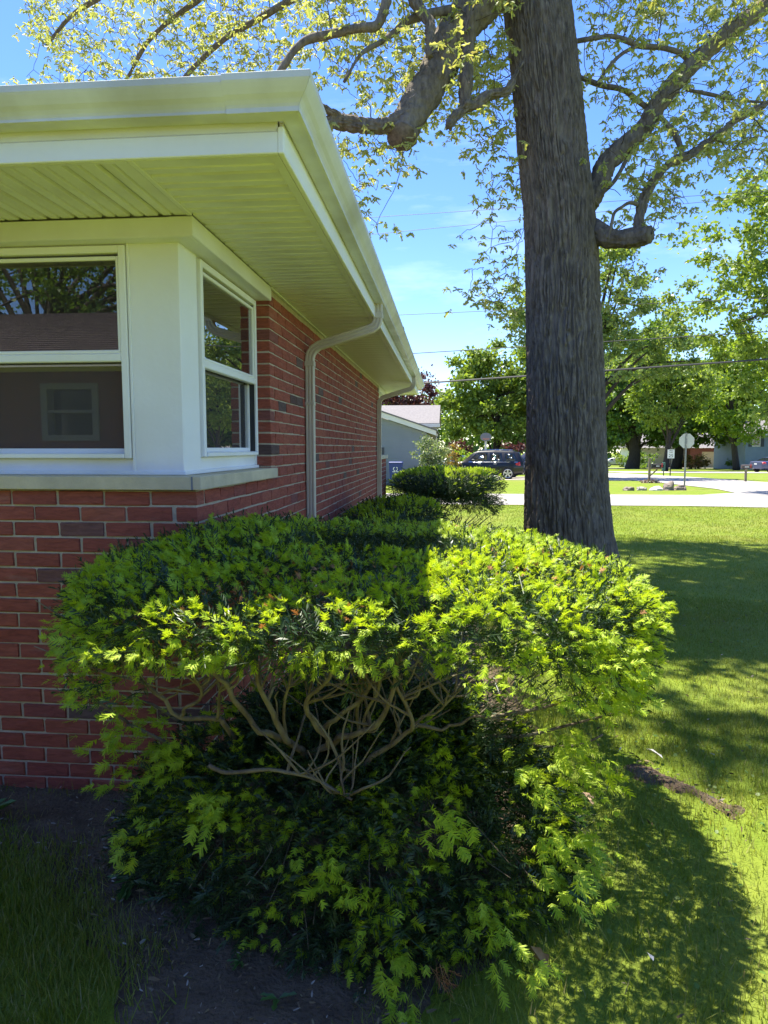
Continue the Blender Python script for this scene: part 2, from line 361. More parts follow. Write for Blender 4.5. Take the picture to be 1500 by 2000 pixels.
def lumpy(name, poly, step, dz, h, m, amp=.02, wob=.10, grow=0.0):
    lo = poly.min(0) - .3; hi = poly.max(0) + .3
    xs = np.arange(lo[0], hi[0], step); ys = np.arange(lo[1], hi[1], step); X, Y = np.meshgrid(xs, ys); P = np.stack([X, Y], -1).reshape(-1, 2)
    P3 = np.c_[P, 0 * P[:, :1]]; d = polydist(P, poly) * np.where(inpoly(P, poly), 1, -1) + grow + (vnoise(P3, 5, 1) - .5) * wob + (vnoise(P3, 17, 2) - .5) * wob * .6
    Z = dz + h * np.clip(d / .25, -.6, 1) - .022 * np.clip((.012 - d) / .04, 0, 1) + amp * (vnoise(P3, 9, 4) - .5) * np.clip(d / .1, 0, 1) + amp * .6 * (vnoise(P3, 33, 5) - .5)
    ok = (d > -.04).reshape(X.shape); q = ok[:-1, :-1] & ok[1:, :-1] & ok[:-1, 1:] & ok[1:, 1:]; r, c = np.nonzero(q); a = r * len(xs) + c
    G = np.stack([a, a + 1, a + len(xs) + 1, a + len(xs)], -1); used = np.unique(G); rm = np.full(len(P), -1); rm[used] = np.arange(len(used))
    V = np.c_[P, Z + gz(P[:, 0], P[:, 1])][used]
    return tag(obj(name, raw_mesh(name, V, [rm[G]], True), m), kind='structure')
lumpy('soil_bed', bed_poly, .026, .010, .012, M['soil'], grow=.05)
strip_a = np.array([(.90, 3.60), (1.0, 3.50), (1.18, 3.25), (1.30, 3.02), (1.24, 2.98), (1.10, 3.18), (.95, 3.38), (.87, 3.55)])
strip_b = np.array([(1.42, 2.72), (1.52, 2.62), (1.64, 2.44), (1.58, 2.42), (1.46, 2.55), (1.38, 2.66)])
lumpy('mulch_patch', strip_a, .02, .010, .008, M['soil'], .012, .14); lumpy('mulch_patch', strip_b, .02, .010, .008, M['soil'], .012, .12)

# ------------------------------------------------------------------ the red brick house
XW, YW = -1.10, 2.95            # outer brick faces: right-hand wall x = XW, front wall y = YW
BP, CP = .2165, .0708           # brick and course pitch
YE = 12.40; ZS = 2.587          # far end of the right-hand wall, soffit height
house = thing('brick_house', (XW, YW, 0), 'red brick ranch house with cream eaves and corner windows beside the clipped yew', 'house')
def wall_part(boxes):
    mb = MB()
    for b in boxes: mb.box(*b)
    return obj('wall', mb, M['mortar'], house)
rc = .005
wfront = wall_part([(-9, XW - rc, YW + rc, YW + .10, -.1, 20 * CP - .006), (-9, -4.35, YW + rc, YW + .10, 20 * CP - .006, ZS + .05)])
wright = wall_part([(XW - .11, XW - rc, YW + .10 + .001, YE - rc, -.1, 20 * CP - .006), (XW - .16, XW - rc, YW + 1.31 + rc, 11.09 - rc, 20 * CP - .006, ZS + .04)])
obj('wall', MB().box(-9, XW - rc, YE - .1, YE - rc - .002, -.1, 20 * CP - .006).box(-9, -4.35, YE - .1, YE - rc - .002, 20 * CP - .006, ZS + .05).box(-9.1, -9, YW + .02, YE - .02, -.1, ZS), M['mortar'], house)

slots = []                      # (centre, axis, length along the wall, depth, on which wall)
for c in range(0, 37):
    z = c * CP + .0308
    if z + .03 > ZS: continue
    even = c % 2 == 1           # course whose corner brick shows its long side on the front wall
    top = c >= 20
    # front wall
    if not top or True:
        x = XW
        first = True
        while x > -4.9:
            Lx = .2065 if (even or not first) else .1035
            if first and not even: x -= Lx + .010; first = False; continue      # that corner brick is laid with the right-hand wall
            if (not top) or x - Lx < -4.35: slots.append(((x - Lx / 2, YW + .048, z), 0, Lx, .096, 'f'))
            x -= Lx + .010; first = False
    # right-hand wall
    y = YW; first = True; yend = YE
    if top: y = YW + 1.31; yend = 11.09
    while y < yend - .03:
        if first and not top and even: y += .1035 + .010; first = False; continue
        Ly = .2065
        if first and top: Ly = .2065 if not even else .1035
        Ly = min(Ly, yend - y)
        dj = .150 if (first and top) else .096
        slots.append(((XW - dj / 2, y + Ly / 2, z), 1, Ly, dj, 'r')); y += Ly + .010; first = False
P = np.array([s[0] for s in slots]); pr = proj(P + np.array([[.0, 0, 0]]))
ok = (pr[:, 2] > .3) & (pr[:, 0] > -60) & (pr[:, 0] < 1500) & (pr[:, 1] < 1600)
# what the clipped yew stands in front of is not worth a brick of its own
hid = (P[:, 2] < .93) & (P[:, 0] > -1.62) & (P[:, 1] < 3.0) & (P[:, 2] > .55) | ((P[:, 1] > 3.0) & (P[:, 2] < 1.06))
score = np.where(ok & ~hid, np.array([s[2] for s in slots]) / pr[:, 2] * np.where([s[4] == 'r' for s in slots], np.abs(P[:, 0]) / (P[:, 1] + .1), 1), -1)
order = np.argsort(-score); pick = set(order[:296].tolist())
def brick_geo(Lx, D, H, seed):
    r = np.random.default_rng(seed); v, f = cbox(-Lx / 2, Lx / 2, -D / 2, D / 2, -H / 2, H / 2, .0035)
    v = np.array(v) + r.normal(0, .0017, (len(v), 3)); return v, f
cache = {}
def brick_mesh(Lx, D, k):
    key = (round(Lx, 3), round(D, 3), k)
    if key not in cache:
        mb = MB(); mb.add(*brick_geo(Lx, D, .0608, int(Lx * 1e4) * 7 + k)); me = bpy.data.meshes.new('brick'); me.from_pydata(np.concatenate(mb.v).tolist(), [], mb.f); me.materials.append(M['brick']); cache[key] = me
    return cache[key]
rest = {'f': MB(), 'r': MB()}
for i, (c, ax, Ln, D, wl) in enumerate(slots):
    par = wfront if wl == 'f' else wright
    jit = rng.normal(0, .0012, 3); out_ = rng.uniform(-.001, .0022)
    if i in pick:
        o = bpy.data.objects.new('brick', brick_mesh(Ln, D, i % 5)); S.collection.objects.link(o); o.parent = par
        o.location = Vector(c) - Vector(OFF[par]) + (Vector((jit[0], -out_, jit[2] * .6)) if ax == 0 else Vector((out_, jit[1], jit[2] * .6)))
        if ax == 1: o.rotation_euler = (0, 0, PI / 2 * (1 if i % 2 else -1))
        reg(o, (0, 0, 0))
    else:
        v, f = brick_geo(Ln, D, .0608, i); v = np.array(v)
        if ax == 1: v = np.c_[-v[:, 1], v[:, 0], v[:, 2]]
        rest[wl].add(v + np.array(c) + (np.array([0, -out_, 0]) if ax == 0 else np.array([out_, 0, 0])), f)
for k, par in (('f', wfront), ('r', wright)): tag(obj('brick_run', rest[k], M['bricks'], par), kind='stuff')
# bricks that turn the corner beside the window opening

def at_front(u, n, z): return (u, YW - n, z)
def at_right(u, n, z): return (XW + n, u, z)
def at_far(u, n, z): return (u, YE + n, z)
def fbox(mb, fn, u0, u1, n0, n1, z0, z1, b=.003):
    a = fn(u0, n0, z0); c = fn(u1, n1, z1); return mb.box(a[0], c[0], a[1], c[1], a[2], c[2], b)
# limestone sill, three stones with a lead-grey joint near the corner
zs0, zs1 = 20 * CP - .001, 20 * CP + .060
s1 = obj('sill', MB().box(-4.4, XW - .012, YW - .032, YW + .16, zs0, zs1, .004), M['limestone'], house)
obj('sill', MB().box(XW - .006, XW + .032, YW - .032, YW + 1.345, zs0, zs1, .004).box(XW - .16, XW - .0065, YW + .161, YW + 1.309, zs0, zs1 - .001, .002), M['limestone'], house)
obj('sill_joint', MB().box(XW - .0125, XW - .0055, YW - .030, YW + .15, zs0 + .002, zs1 - .002), mat('lead grey sealant', (.20, .22, .27), .6), house)
obj('sill', MB().box(XW - .16, XW + .032, 11.06, YE + .03, zs0, zs1, .004), M['limestone'], house)
# corner post: two white boards with thin battens
PN = -.085
post = obj('corner_post', MB().box(-1.415, XW + PN, YW - PN, YW + .30, zs1 + .001, ZS - .01, .004), M['white'], house)
obj('trim_board', MB().box(-1.424, -1.412, YW + .079, YW + .12, zs1 + .002, 2.53, .002).box(-2.95, XW + PN + .006, YW + .076, YW + .1, zs1 + .001, zs1 + .020, .003).box(XW + PN - .02, XW + PN + .009, YW + .0765, YW + 1.30, zs1 + .001, zs1 + .019, .003), M['white'], post)
obj('corner_post', MB().box(XW - .35, XW + PN, YE - .30, YE - .02, zs1 + .001, ZS - .01, .004), M['white'], house)

def window(fn, u0, u1, z0, z1, mid, flip=1, blind=False, frame_w=.05):
    """double-hung window: frame, upper sash outside, lower sash set back, two panes"""
    wn = obj('window', fbox(MB(), fn, u0 - .008, u1 + .008, -.150, PN - .014, z0 - .075, z0 - .001, .004), M['white'], house)
    fr = MB(); a, b = PN - .10, PN + .014
    fbox(fr, fn, u0, u0 + frame_w * .62, a, b, z0, z1); fbox(fr, fn, u1 - frame_w * .62, u1, a, b, z0, z1)
    fbox(fr, fn, u0 + .031, u1 - .031, a, b - .001, z1 - .032, z1 - .0005); fbox(fr, fn, u0 + .031, u1 - .031, a, b + .008, z0 + .0005, z0 + .022)
    obj('frame', fr, M['white'], wn)
    U0, U1 = u0 + .034, u1 - .034
    up = MB(); fbox(up, fn, U0, U0 + .013, PN - .02, PN + .005, mid, z1 - .045); fbox(up, fn, U1 - .013, U1, PN - .02, PN + .005, mid, z1 - .045)
    fbox(up, fn, U0 + .0135, U1 - .0135, PN - .02, PN + .004, z1 - .062, z1 - .045); fbox(up, fn, U0 - .002, U1 + .002, PN - .022, PN + .011, mid - .024, mid + .012, .004); fbox(up, fn, U0, U1, PN - .012, PN + .006, mid + .0125, mid + .028, .004)
    obj('sash', up, M['white'], wn)
    lw = MB(); fbox(lw, fn, U0, U0 + .008, PN - .06, PN - .028, z0 + .022, mid - .025); fbox(lw, fn, U1 - .008, U1, PN - .06, PN - .028, z0 + .022, mid - .025)
    fbox(lw, fn, U0 + .0085, U1 - .0085, PN - .06, PN - .03, z0 + .022, z0 + .045)
    obj('sash', lw, M['white'], wn)
    g = MB(); fbox(g, fn, U0 + .01, U1 - .01, PN - .010, PN - .006, mid + .02, z1 - .05, 0); obj('pane', g, M['glass'], wn)
    g = MB(); fbox(g, fn, U0 + .006, U1 - .006, PN - .046, PN - .042, z0 + .04, mid - .02, 0); obj('pane', g, M['screen'], wn)
    g = MB(); fbox(g, fn, U0 - .004, U0 + .0, PN - .03, PN + .002, z0 + .024, z1 - .034, 0); fbox(g, fn, U1, U1 + .004, PN - .03, PN + .002, z0 + .024, z1 - .034, 0); obj('track', g, M['gap'], wn)
    if blind:
        g = MB(); fbox(g, fn, u1 - .17, u1 - .05, PN - .09, PN - .075, z0 + .03, mid - .03, 0); obj('blind', g, M['blind'], wn)
        g = MB(); fbox(g, fn, u0 + .05, u1 - .20, PN - .16, PN - .14, z0 + .16, z0 + .22, 0); fbox(g, fn, u1 - .30, u1 - .24, PN - .16, PN - .14, z0 + .22, mid - .04, 0); obj('curtain_rail', g, M['blind'], wn)
    return wn
window(at_front, -2.93, -1.428, 1.552, 2.492, 2.010)
window(at_front, -4.34, -2.94, 1.552, 2.492, 2.010)
window(at_right, 3.268, 4.225, 1.556, 2.492, 2.010, blind=True)
window(at_right, 11.12, 12.06, 1.556, 2.492, 2.010)
# boards either side of the right-hand window and above both
obj('trim_board', MB().box(XW - .16, XW + PN - .004, YW + .301, 3.260, zs1 + .02, ZS - .012, .003).box(XW - .16, XW + PN - .006, 4.2265, YW + 1.309, zs1 + .02, ZS - .012, .002)
    .box(XW - .16, XW + PN - .005, 3.261, 4.226, 2.4935, ZS - .012, .002), M['white'], house)
obj('trim_board', MB().box(-4.35, -1.4245, YW - PN + .004, YW + .16, 2.4935, ZS - .012, .002), M['white'], house)
# frieze under the soffit
obj('frieze', MB().box(-4.6, XW - .001, YW + .004, YW + .10, 2.498, ZS - .004, .004), M['trim'], house)
obj('frieze', MB().box(XW - .10, XW + .012, YW + .0035, YW + 1.325, 2.500, ZS - .003, .004), M['trim'], house)
obj('frieze', MB().box(XW - .10, XW + .010, 11.07, YE, 2.500, ZS - .003, .004), M['trim'], house)
# dark rooms behind the glass
rm = MB(); rm.box(-4.3, XW - .17, 3.2, 6.2, .4, 2.56); rm.f = [q[::-1] for q in rm.f]; obj('room', rm, M['dark'], house)
rm = MB(); rm.box(-4.3, XW - .17, 9.6, YE - .2, .4, 2.56); rm.f = [q[::-1] for q in rm.f]; obj('room', rm, M['dark'], house)

# eaves --------------------------------------------------------------
XF, YF = -.556, 2.372           # fascia faces
YB = YE + .60; XL = -9.6
obj('fascia', MB().box(XL, XF - .019, YF, YF + .02, ZS - .004, ZS + .066, .003), M['white'], house)
obj('fascia', MB().box(XL, XF - .021, YF + .004, YF + .02, ZS + .0665, ZS + .125, .003), M['trim'], house)
obj('fascia', MB().box(XF - .02, XF, YF + .022, YB, ZS - .004, ZS + .074, .003), M['white'], house)
obj('fascia', MB().box(XF - .02, XF - .004, YF + .022, YB, ZS + .0745, ZS + .125, .003), M['trim'], house)
obj('fascia', MB().box(XF - .0185, XF + .002, YF - .002, YF + .0215, ZS - .006, ZS + .080, .003), M['white'], house)   # folded corner cap
obj('fascia', MB().box(XL, XF - .021, YB - .02, YB, ZS - .012, ZS + .125, .003), M['white'], house)
# soffit boards: each board its own strip with a V joint
sof = obj('soffit', MB().box(XL, XF - .022, YF + .022, YB - .022, ZS + .016, ZS + .022), M['soffit'], house)
def board(Lx, Wd):
    """ribbed vinyl strip along x, centred, underside towards -z"""
    p = [(-Wd/2, .014), (-Wd/2 + .004, .0), (-.008, -.0005), (-.004, .009), (.005, .009), (.009, -.0005), (Wd/2 - .017, .0), (Wd/2 - .012, .013), (Wd/2, .013), (Wd/2, .0145)]
    mb = MB(); mb.prism(p, lambda a, b, d: (d, a, b), -Lx / 2, Lx / 2); return mb
def board_mesh(Lx, Wd):
    mb = board(Lx, Wd); me = bpy.data.meshes.new('soffit_board'); me.from_pydata(np.concatenate(mb.v).tolist(), [], mb.f); me.materials.append(M['soffit']); return me
wd = .1345
me = board_mesh(XF - .022 - (XW + .012), wd); y = YF + .03 + wd / 2
while y < YB - .03:
    o = bpy.data.objects.new('soffit_board', me); S.collection.objects.link(o); o.parent = sof; reg(o, (0, 0, 0))
    o.location = Vector(((XF - .022 + XW + .012) / 2, y, ZS + rng.uniform(0, .0012))) - Vector(OFF[sof]); y += wd + .004
me = board_mesh(YW + .004 - (YF + .022), .1215); x = XW - .012 - .061
while x > -4.6:
    o = bpy.data.objects.new('soffit_board', me); S.collection.objects.link(o); o.parent = sof; reg(o, (0, 0, 0)); o.rotation_euler = (0, 0, PI / 2)
    o.location = Vector((x, (YW + .004 + YF + .022) / 2, ZS + rng.uniform(0, .0012))) - Vector(OFF[sof]); x -= .1250
obj('channel', MB().box(XW - .012, XW + .011, YF + .022, YW + .0035, ZS - .004, ZS + .012, .003), M['soffit'], sof)
obj('channel', MB().box(XF - .052, XF - .021, YF + .023, YB - .024, ZS - .003, ZS - .0005, .0).box(XL, XW - .013, YF + .021, YF + .036, ZS - .004, ZS - .0005).box(XW + .0005, XW + .013, YW + 1.326, 11.069, ZS - .010, ZS - .0005), M['soffit'], sof)

# K-style gutter: one folded profile run round the corner
prof = [(0, .125), (0, 0.098), (.004, .096), (.058, .096), (.066, .099), (.066, .111), (.070, .122), (.078, .136), (.090, .152), (.100, .170), (.108, .186), (.112, .196), (.113, .222), (.108, .226), (.102, .222), (.104, .205), (.100, .196), (.06, .115), (.004, .105), (.004, .125)]
prof = [(d, h if h < .097 else .096 + (h - .096) * .77) for d, h in prof]
def gutter_run(pts_fn, stations):
    mb = MB(); k = len(prof); V = []
    for s in stations: V += [pts_fn(d, h, s) for d, h in prof]
    F = [[i * k + j, i * k + (j + 1) % k, (i + 1) * k + (j + 1) % k, (i + 1) * k + j] for i in range(len(stations) - 1) for j in range(k)]
    mb.add(V, F); return mb
gut = obj('gutter', gutter_run(lambda d, h, s: (XL if s == 0 else XF + d, YF - d, ZS + h + (0.012 if s == 0 else 0)), [0, 1]), M['gutter'], house)
obj('gutter', gutter_run(lambda d, h, s: (XF + d, YF - d if s == 0 else YB + d, ZS + h), [0, 1]), M['gutter'], house)
obj('gutter', gutter_run(lambda d, h, s: (XF + d if s == 0 else XL, YB + d, ZS + h), [0, 1]), M['gutter'], house)
def gx(d, h, s): return (XF + d + (.004 if s == 1 else 0) if s == 1 else XF - .165, YF - d - .0035, ZS + h + .0035)
obj('gutter_corner', gutter_run(lambda d, h, s: ((XF + d + .003) if s == 1 else XF - .172, YF - d - .0035, ZS + h + (.0032 if h > .1 else -.003)), [0, 1]), M['gutter'], gut)
obj('gutter_corner', gutter_run(lambda d, h, s: (XF + d + .0035, (YF - d - .003) if s == 0 else YF + .172, ZS + h + (.0032 if h > .1 else -.003)), [0, 1]), M['gutter'], gut)
obj('gutter_joint', gutter_run(lambda d, h, s: (XF + d + .003, 6.9 + .14 * s, ZS + h + (.003 if h > .1 else -.003)), [0, 1]), M['gutter'], gut)
# roof: hipped, shingled in courses
zr = ZS + .152; x0, x1, y0, y1 = XL + .03, XF + .03, YF - .03, YB + .03; half = (y1 - y0) / 2; zt = zr + half * .33; ym = (y0 + y1) / 2
roof = MB(); n = 34
def ringpt(t):
    return x0 + half * t * .999, x1 - half * t, y0 + half * t, y1 - half * t, zr + (zt - zr) * t
for i in range(n):
    a0, a1, b0, b1, z_ = ringpt(i / n); c0, c1, d0, d1, zz = ringpt((i + 1) / n); t = .010
    q = [(a0, b0, z_ + t), (a1, b0, z_ + t), (a1, b1, z_ + t), (a0, b1, z_ + t)]; u_ = [(c0, d0, zz), (c1, d0, zz), (c1, d1, zz), (c0, d1, zz)]; lo_ = [(a0, b0, z_ - .004), (a1, b0, z_ - .004), (a1, b1, z_ - .004), (a0, b1, z_ - .004)]
    roof.add(q + u_ + lo_, [[j, (j + 1) % 4, 4 + (j + 1) % 4, 4 + j] for j in range(4)] + [[8 + j, 8 + (j + 1) % 4, (j + 1) % 4, j] for j in range(4)])
obj('roof', roof, M['shingle'], house)
obj('roof_deck', MB().box(XL, XF - .004, YF + .004, YB - .004, ZS + .126, ZS + .146), M['trim'], house)

def downspout(y, xo, zt_):
    m_ = M['down']; prof2 = []; w2, d2 = .033, .030
    # ribbed rectangular section
    for (ax, ay, bx, by) in ((-w2, -d2, w2, -d2), (w2, -d2, w2, d2), (w2, d2, -w2, d2), (-w2, d2, -w2, -d2)):
        for t, off in ((.06, 0), (.22, 0), (.28, .005), (.34, .005), (.40, 0), (.60, 0), (.66, .005), (.72, .005), (.78, 0), (.94, 0)):
            px, py = ax + (bx - ax) * t, ay + (by - ay) * t; nx, ny = (by - ay), -(bx - ax); ln = math.hypot(nx, ny); prof2.append((px - nx / ln * off, py - ny / ln * off))
    xi = XW + .038
    pts = [(xo, ZS + .100), (xo, ZS - .005), (xo - .004, ZS - .035), (xo - .020, ZS - .065), (xo - .045, ZS - .085), (xi + .075, ZS - .205), (xi + .035, ZS - .230), (xi + .010, ZS - .262), (xi, ZS - .30), (xi, ZS - .34), (xi, .06)]
    mb = MB(); k = len(prof2); V = []
    for i, (x, z) in enumerate(pts):
        a = np.array(pts[max(0, i - 1)]); b = np.array(pts[min(len(pts) - 1, i + 1)]); t = b - a; t /= np.linalg.norm(t); nrm = np.array([-t[1], t[0]])
        V += [(x + nrm[0] * a_, y + b_, z + nrm[1] * a_) for a_, b_ in prof2]
    mb.add(V, [[i * k + j, i * k + (j + 1) % k, (i + 1) * k + (j + 1) % k, (i + 1) * k + j] for i in range(len(pts) - 1) for j in range(k)])
    d = obj('downspout', mb, m_, house)
    obj('strap', MB().box(xi - .036, xi + .036, y - .034, y + .034, ZS - .66, ZS - .635, .002), m_, d)
    obj('elbow_collar', MB().box(xi - .037, xi + .037, y - .0345, y + .0345, ZS - .362, ZS - .325, .002).box(xo - .036, xo + .036, y - .0335, y + .0335, ZS - .012, ZS + .03, .002), m_, d)
downspout(5.33, -.535, 0); downspout(10.75, -.535, 0)
# ------------------------------------------------------------------ clipped yew
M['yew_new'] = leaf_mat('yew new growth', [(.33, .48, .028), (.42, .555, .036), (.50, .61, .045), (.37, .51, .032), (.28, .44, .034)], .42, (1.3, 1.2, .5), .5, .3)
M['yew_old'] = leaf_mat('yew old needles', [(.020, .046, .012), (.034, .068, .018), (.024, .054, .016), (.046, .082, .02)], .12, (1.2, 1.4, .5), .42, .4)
M['yew_dead'] = leaf_mat('dead yew needles', [(.42, .20, .07), (.50, .26, .10), (.34, .15, .06)], .25, (1.3, 1.0, .7), .6, .3)
M['yew_bark'] = mat('yew bark', (.21, .165, .112), .9, (.11, .085, .062), 22, .9, 60, (1, 1, .35), .2, col3=(.30, .275, .18), v3=9, fac3=.7)
def shoot_template(n, Ln, nl, nw, seed, spread, fwd, curve=.12):
    """a yew shoot along +Z: soft flat needles in two loose ranks, bending towards the tip"""
    r = np.random.default_rng(seed); V = []; F = []
    for i in range(n):
        t = .08 + .92 * i / (n - 1); side = 1 if i % 2 else -1
        a = (0 if side > 0 else PI) + r.normal(0, spread); f_ = fwd * (1 - .25 * t) + r.normal(0, .10); 
        if i > n - 4: f_ = .45 + r.normal(0, .12)
        l = nl * (.72 + .5 * math.sin(PI * min(1, t * .85 + .12))) * r.uniform(.85, 1.12)
        d = np.array([math.cos(a) * math.sin(f_), math.sin(a) * math.sin(f_), math.cos(f_)]); b = np.array([curve * Ln * 0, -curve * Ln * t * t, Ln * t])
        s_ = np.cross(d, [-math.sin(a) * .9, math.cos(a) * .9, .3]); s_ = np.cross(d, s_); s_ /= np.linalg.norm(s_)
        k = len(V); tip = b + d * l + np.array([0, -.10 * l, 0])
        V += [b, b + d * l * .55 + s_ * nw, tip, b + d * l * .55 - s_ * nw]; F.append([k, k + 1, k + 2, k + 3])
    k = len(V); V += [(-.0012, 0, 0), (.0012, 0, 0), (.0008, -curve * Ln, Ln), (-.0008, -curve * Ln, Ln)]; F.append([k, k + 1, k + 2, k + 3])
    return np.array(V, float), [np.array(F)]
def plume(n, Ln, nl, nw, seed, spread, fwd, curve=.15):
    """fresh yew tip: close-set flat needles in two ranks, a soft rounded feather"""
    r = np.random.default_rng(seed); V = []; F = []
    for i in range(n):
        t = .04 + .96 * i / (n - 1); side = 1 if i % 2 else -1; a = (0 if side > 0 else PI) + r.normal(0, spread); f_ = fwd * (1.08 - .42 * t) + r.normal(0, .09)
        l = nl * (.62 + .55 * math.sin(PI * min(1, t * .72 + .14))) * r.uniform(.85, 1.12)
        d = np.array([math.cos(a) * math.sin(f_), math.sin(a) * math.sin(f_) - .10, math.cos(f_)]); b = np.array([0, -curve * Ln * t * t, Ln * t]); s_ = np.cross(d, [0, 1, 0.15]); s_ /= np.linalg.norm(s_)
        k = len(V); m_ = b + d * l * .62; V += [b - s_ * nw * .5, b + s_ * nw * .5, b + d * l + s_ * nw * .22, b + d * l - s_ * nw * .22]; F.append([k, k + 1, k + 2, k + 3])
    return np.array(V, float), [np.array(F)]
NEW = [plume(25, .034, .0160, .0028, 10 + i, .30, 1.05) for i in range(6)]
NEWS = [plume(17, .021, .0150, .0028, 30 + i, .42, 1.0) for i in range(4)]
OLD = [shoot_template(14, .080, .025, .0024, 50 + i, .30, 1.12, .05) for i in range(5)]
FARN = [shoot_template(12, .05, .026, .004, 70 + i, .40, 1.0) for i in range(4)]
FARO = [shoot_template(8, .10, .032, .0055, 80 + i, .35, 1.1, .05) for i in range(4)]

def add_shoots(bm, T, P, D, s):
    which = rng.integers(0, len(T), len(P))
    for k in range(len(T)):
        m = which == k
        if m.any(): bm.add(*scatter(T[k][0], T[k][1], P[m], frames(D[m], rng.normal(0, .55, m.sum())), s[m]))

# outline in plan of the big yew (polar about its middle), top dome and underside
YC = np.array([-.22, 2.95])
yang = np.radians([-180, -165, -150, -130, -110, -90, -70, -50, -30, -10, 5, 25, 45, 62, 80, 100, 120, 150, 180])
yrad = np.array([1.16, 1.22, 1.28, 1.33, 1.30, 1.25, 1.19, 1.12, 1.04, 1.0, 1.01, 1.06, 1.25, 1.62, 1.95, 2.05, 1.7, 1.2, 1.10])
yzb = np.array([.88, .82, .78, .86, .95, .97, .94, .84, .70, .58, .60, .68, .74, .8, .8, .8, .8, .85, .9])
def yR(th): return np.interp(th, yang, yrad)
def yZB(th): return np.interp(th, yang, yzb)
def ytop(x, y):
    return 1.178 + .078 * np.exp(-(((x + .75) / .7) ** 2 + ((y - 3.0) / .9) ** 2)) - .085 * np.clip((y - 3.1), 0, .9) / .9 - .03 * np.clip(x, 0, 1)
def yew_surface(th, ph):
    """ph 0 = crest (dome), pi/2 = widest rim, up to ~2.4 underneath"""
    p = .36; R = yR(th); c = np.cos(ph); s_ = np.sin(ph)
    rr = R * np.abs(s_) ** .5; X = YC[0] + rr * np.cos(th); Y = YC[1] + rr * np.sin(th)
    zt = ytop(X, Y); zb = yZB(th); zm = zt - (zt - zb) * .42
    Z = np.where(c >= 0, zm + (zt - zm) * np.abs(c) ** .55, zm - (zm - zb) * np.abs(c) ** .8)
    return np.stack([X, Y, Z], -1)
def yew_sample(n, ph0, ph1, th0=-PI, th1=PI):
    """roughly even samples over the surface with outward normals"""
    out_P, out_N = [], []; tot = 0
    while tot < n:
        m = n * 3; th = rng.uniform(th0, th1, m); ph = rng.uniform(ph0, ph1, m); e = 1e-3
        P = yew_surface(th, ph); A = (yew_surface(th + e, ph) - P) / e; B = (yew_surface(th, ph + e) - P) / e
        N = np.cross(B, A); ar = np.linalg.norm(N, axis=1); N = unit(N); C = np.array([YC[0], YC[1], .95]); N = np.where(((P - C) * N).sum(1, keepdims=True) < 0, -N, N)
        k = rng.uniform(0, 1, m) < np.clip(ar / np.percentile(ar, 92), .02, 1)
        out_P.append(P[k]); out_N.append(N[k]); tot += k.sum()
    P = np.concatenate(out_P)[:n]; N = np.concatenate(out_N)[:n]
    ok = ~((P[:, 0] < XW + .03) & (P[:, 1] > YW - .03)); return P[ok], N[ok]
yew = thing('yew_bush', (-.3, 2.55, 0), 'large clipped yew with bare forked stems and bright new tips at the house corner', 'yew bush')
bn, bo = BM(), BM(); singles = []
UP = np.array([0, 0, 1.0])
def lumps(P): return (vnoise(P, 7, 11) - .5) * .07 + (vnoise(P, 19, 12) - .5) * .035
# crest and rim, new growth
P, N = yew_sample(21000, 0.12, 1.80)
P = P + N * (lumps(P)[:, None] + rng.normal(0, .012, (len(P), 1)))
keep = (vnoise(P, 16, 21) + rng.normal(0, .10, len(P))) > .455
side = np.clip(1 - N[:, 2], 0, 1)
keep &= rng.uniform(0, 1, len(P)) > side * .15
P, N = P[keep], N[keep]
out2 = np.c_[P[:, :2] - YC, np.zeros(len(P))]; out2 = unit(out2)
D = unit(N * .38 + out2 * .62 + UP * .22 + rng.normal(0, .46, (len(P), 3)))
s = rng.uniform(.62, 1.05, len(P))
allP, allD, allS = [P], [D], [s]
# underside of the rim: thinner, more new tips hanging outwards on the right-hand side
P, N = yew_sample(4000, 1.6, 2.5)
th = np.arctan2(P[:, 1] - YC[1], P[:, 0] - YC[0]); right = (th > -.95) & (th < 1.0)
keep = (vnoise(P, 9, 22) + rng.normal(0, .1, len(P))) > np.where(right, .46, .58)
P, N = P[keep], N[keep]; P = P + N * rng.normal(-.02, .03, (len(P), 1))
D = unit(N * .8 + np.array([0, -.15, .25]) + rng.normal(0, .4, (len(P), 3)))
allP.append(P); allD.append(D); allS.append(rng.uniform(.65, 1.1, len(P)))
# right-hand flank: looser tiers of sprays below the rim
def flank(n, inset=0.0):
    th = np.where(rng.uniform(0, 1, n) < .78, rng.uniform(-1.35, 1.0, n), rng.uniform(-3.1, -2.05, n)); z = rng.uniform(.46, 1.06, n); zz_ = np.clip((1.0 - z) / .5, 0, 1.2); R = yR(th) * (1.02 - .20 * zz_ ** 2) - inset * rng.uniform(0, 1, n)
    P = np.stack([YC[0] + R * np.cos(th), YC[1] + R * np.sin(th), z], -1); N = unit(np.stack([np.cos(th), np.sin(th), -.25 * zz_], -1)); zlow = yZB(th) - np.where(th < -.6, .03, .05); k = z > zlow; return P[k], N[k]
P, N = flank(5200); keep = vnoise(P * np.array([1, 1, 2.2]), 6.5, 25) + rng.normal(0, .09, len(P)) > .52 - .09 * (np.arctan2(P[:, 1] - YC[1], P[:, 0] - YC[0]) < -.35) + .10 * np.clip((.8 - P[:, 2]) / .3, 0, 1); P, N = P[keep], N[keep]
P = P + N * rng.normal(0, .03, (len(P), 1)); D = unit(N * .8 + np.array([0, -.1, .1]) + rng.normal(0, .4, (len(P), 3))); allP.append(P); allD.append(D); allS.append(rng.uniform(.65, 1.1, len(P)))
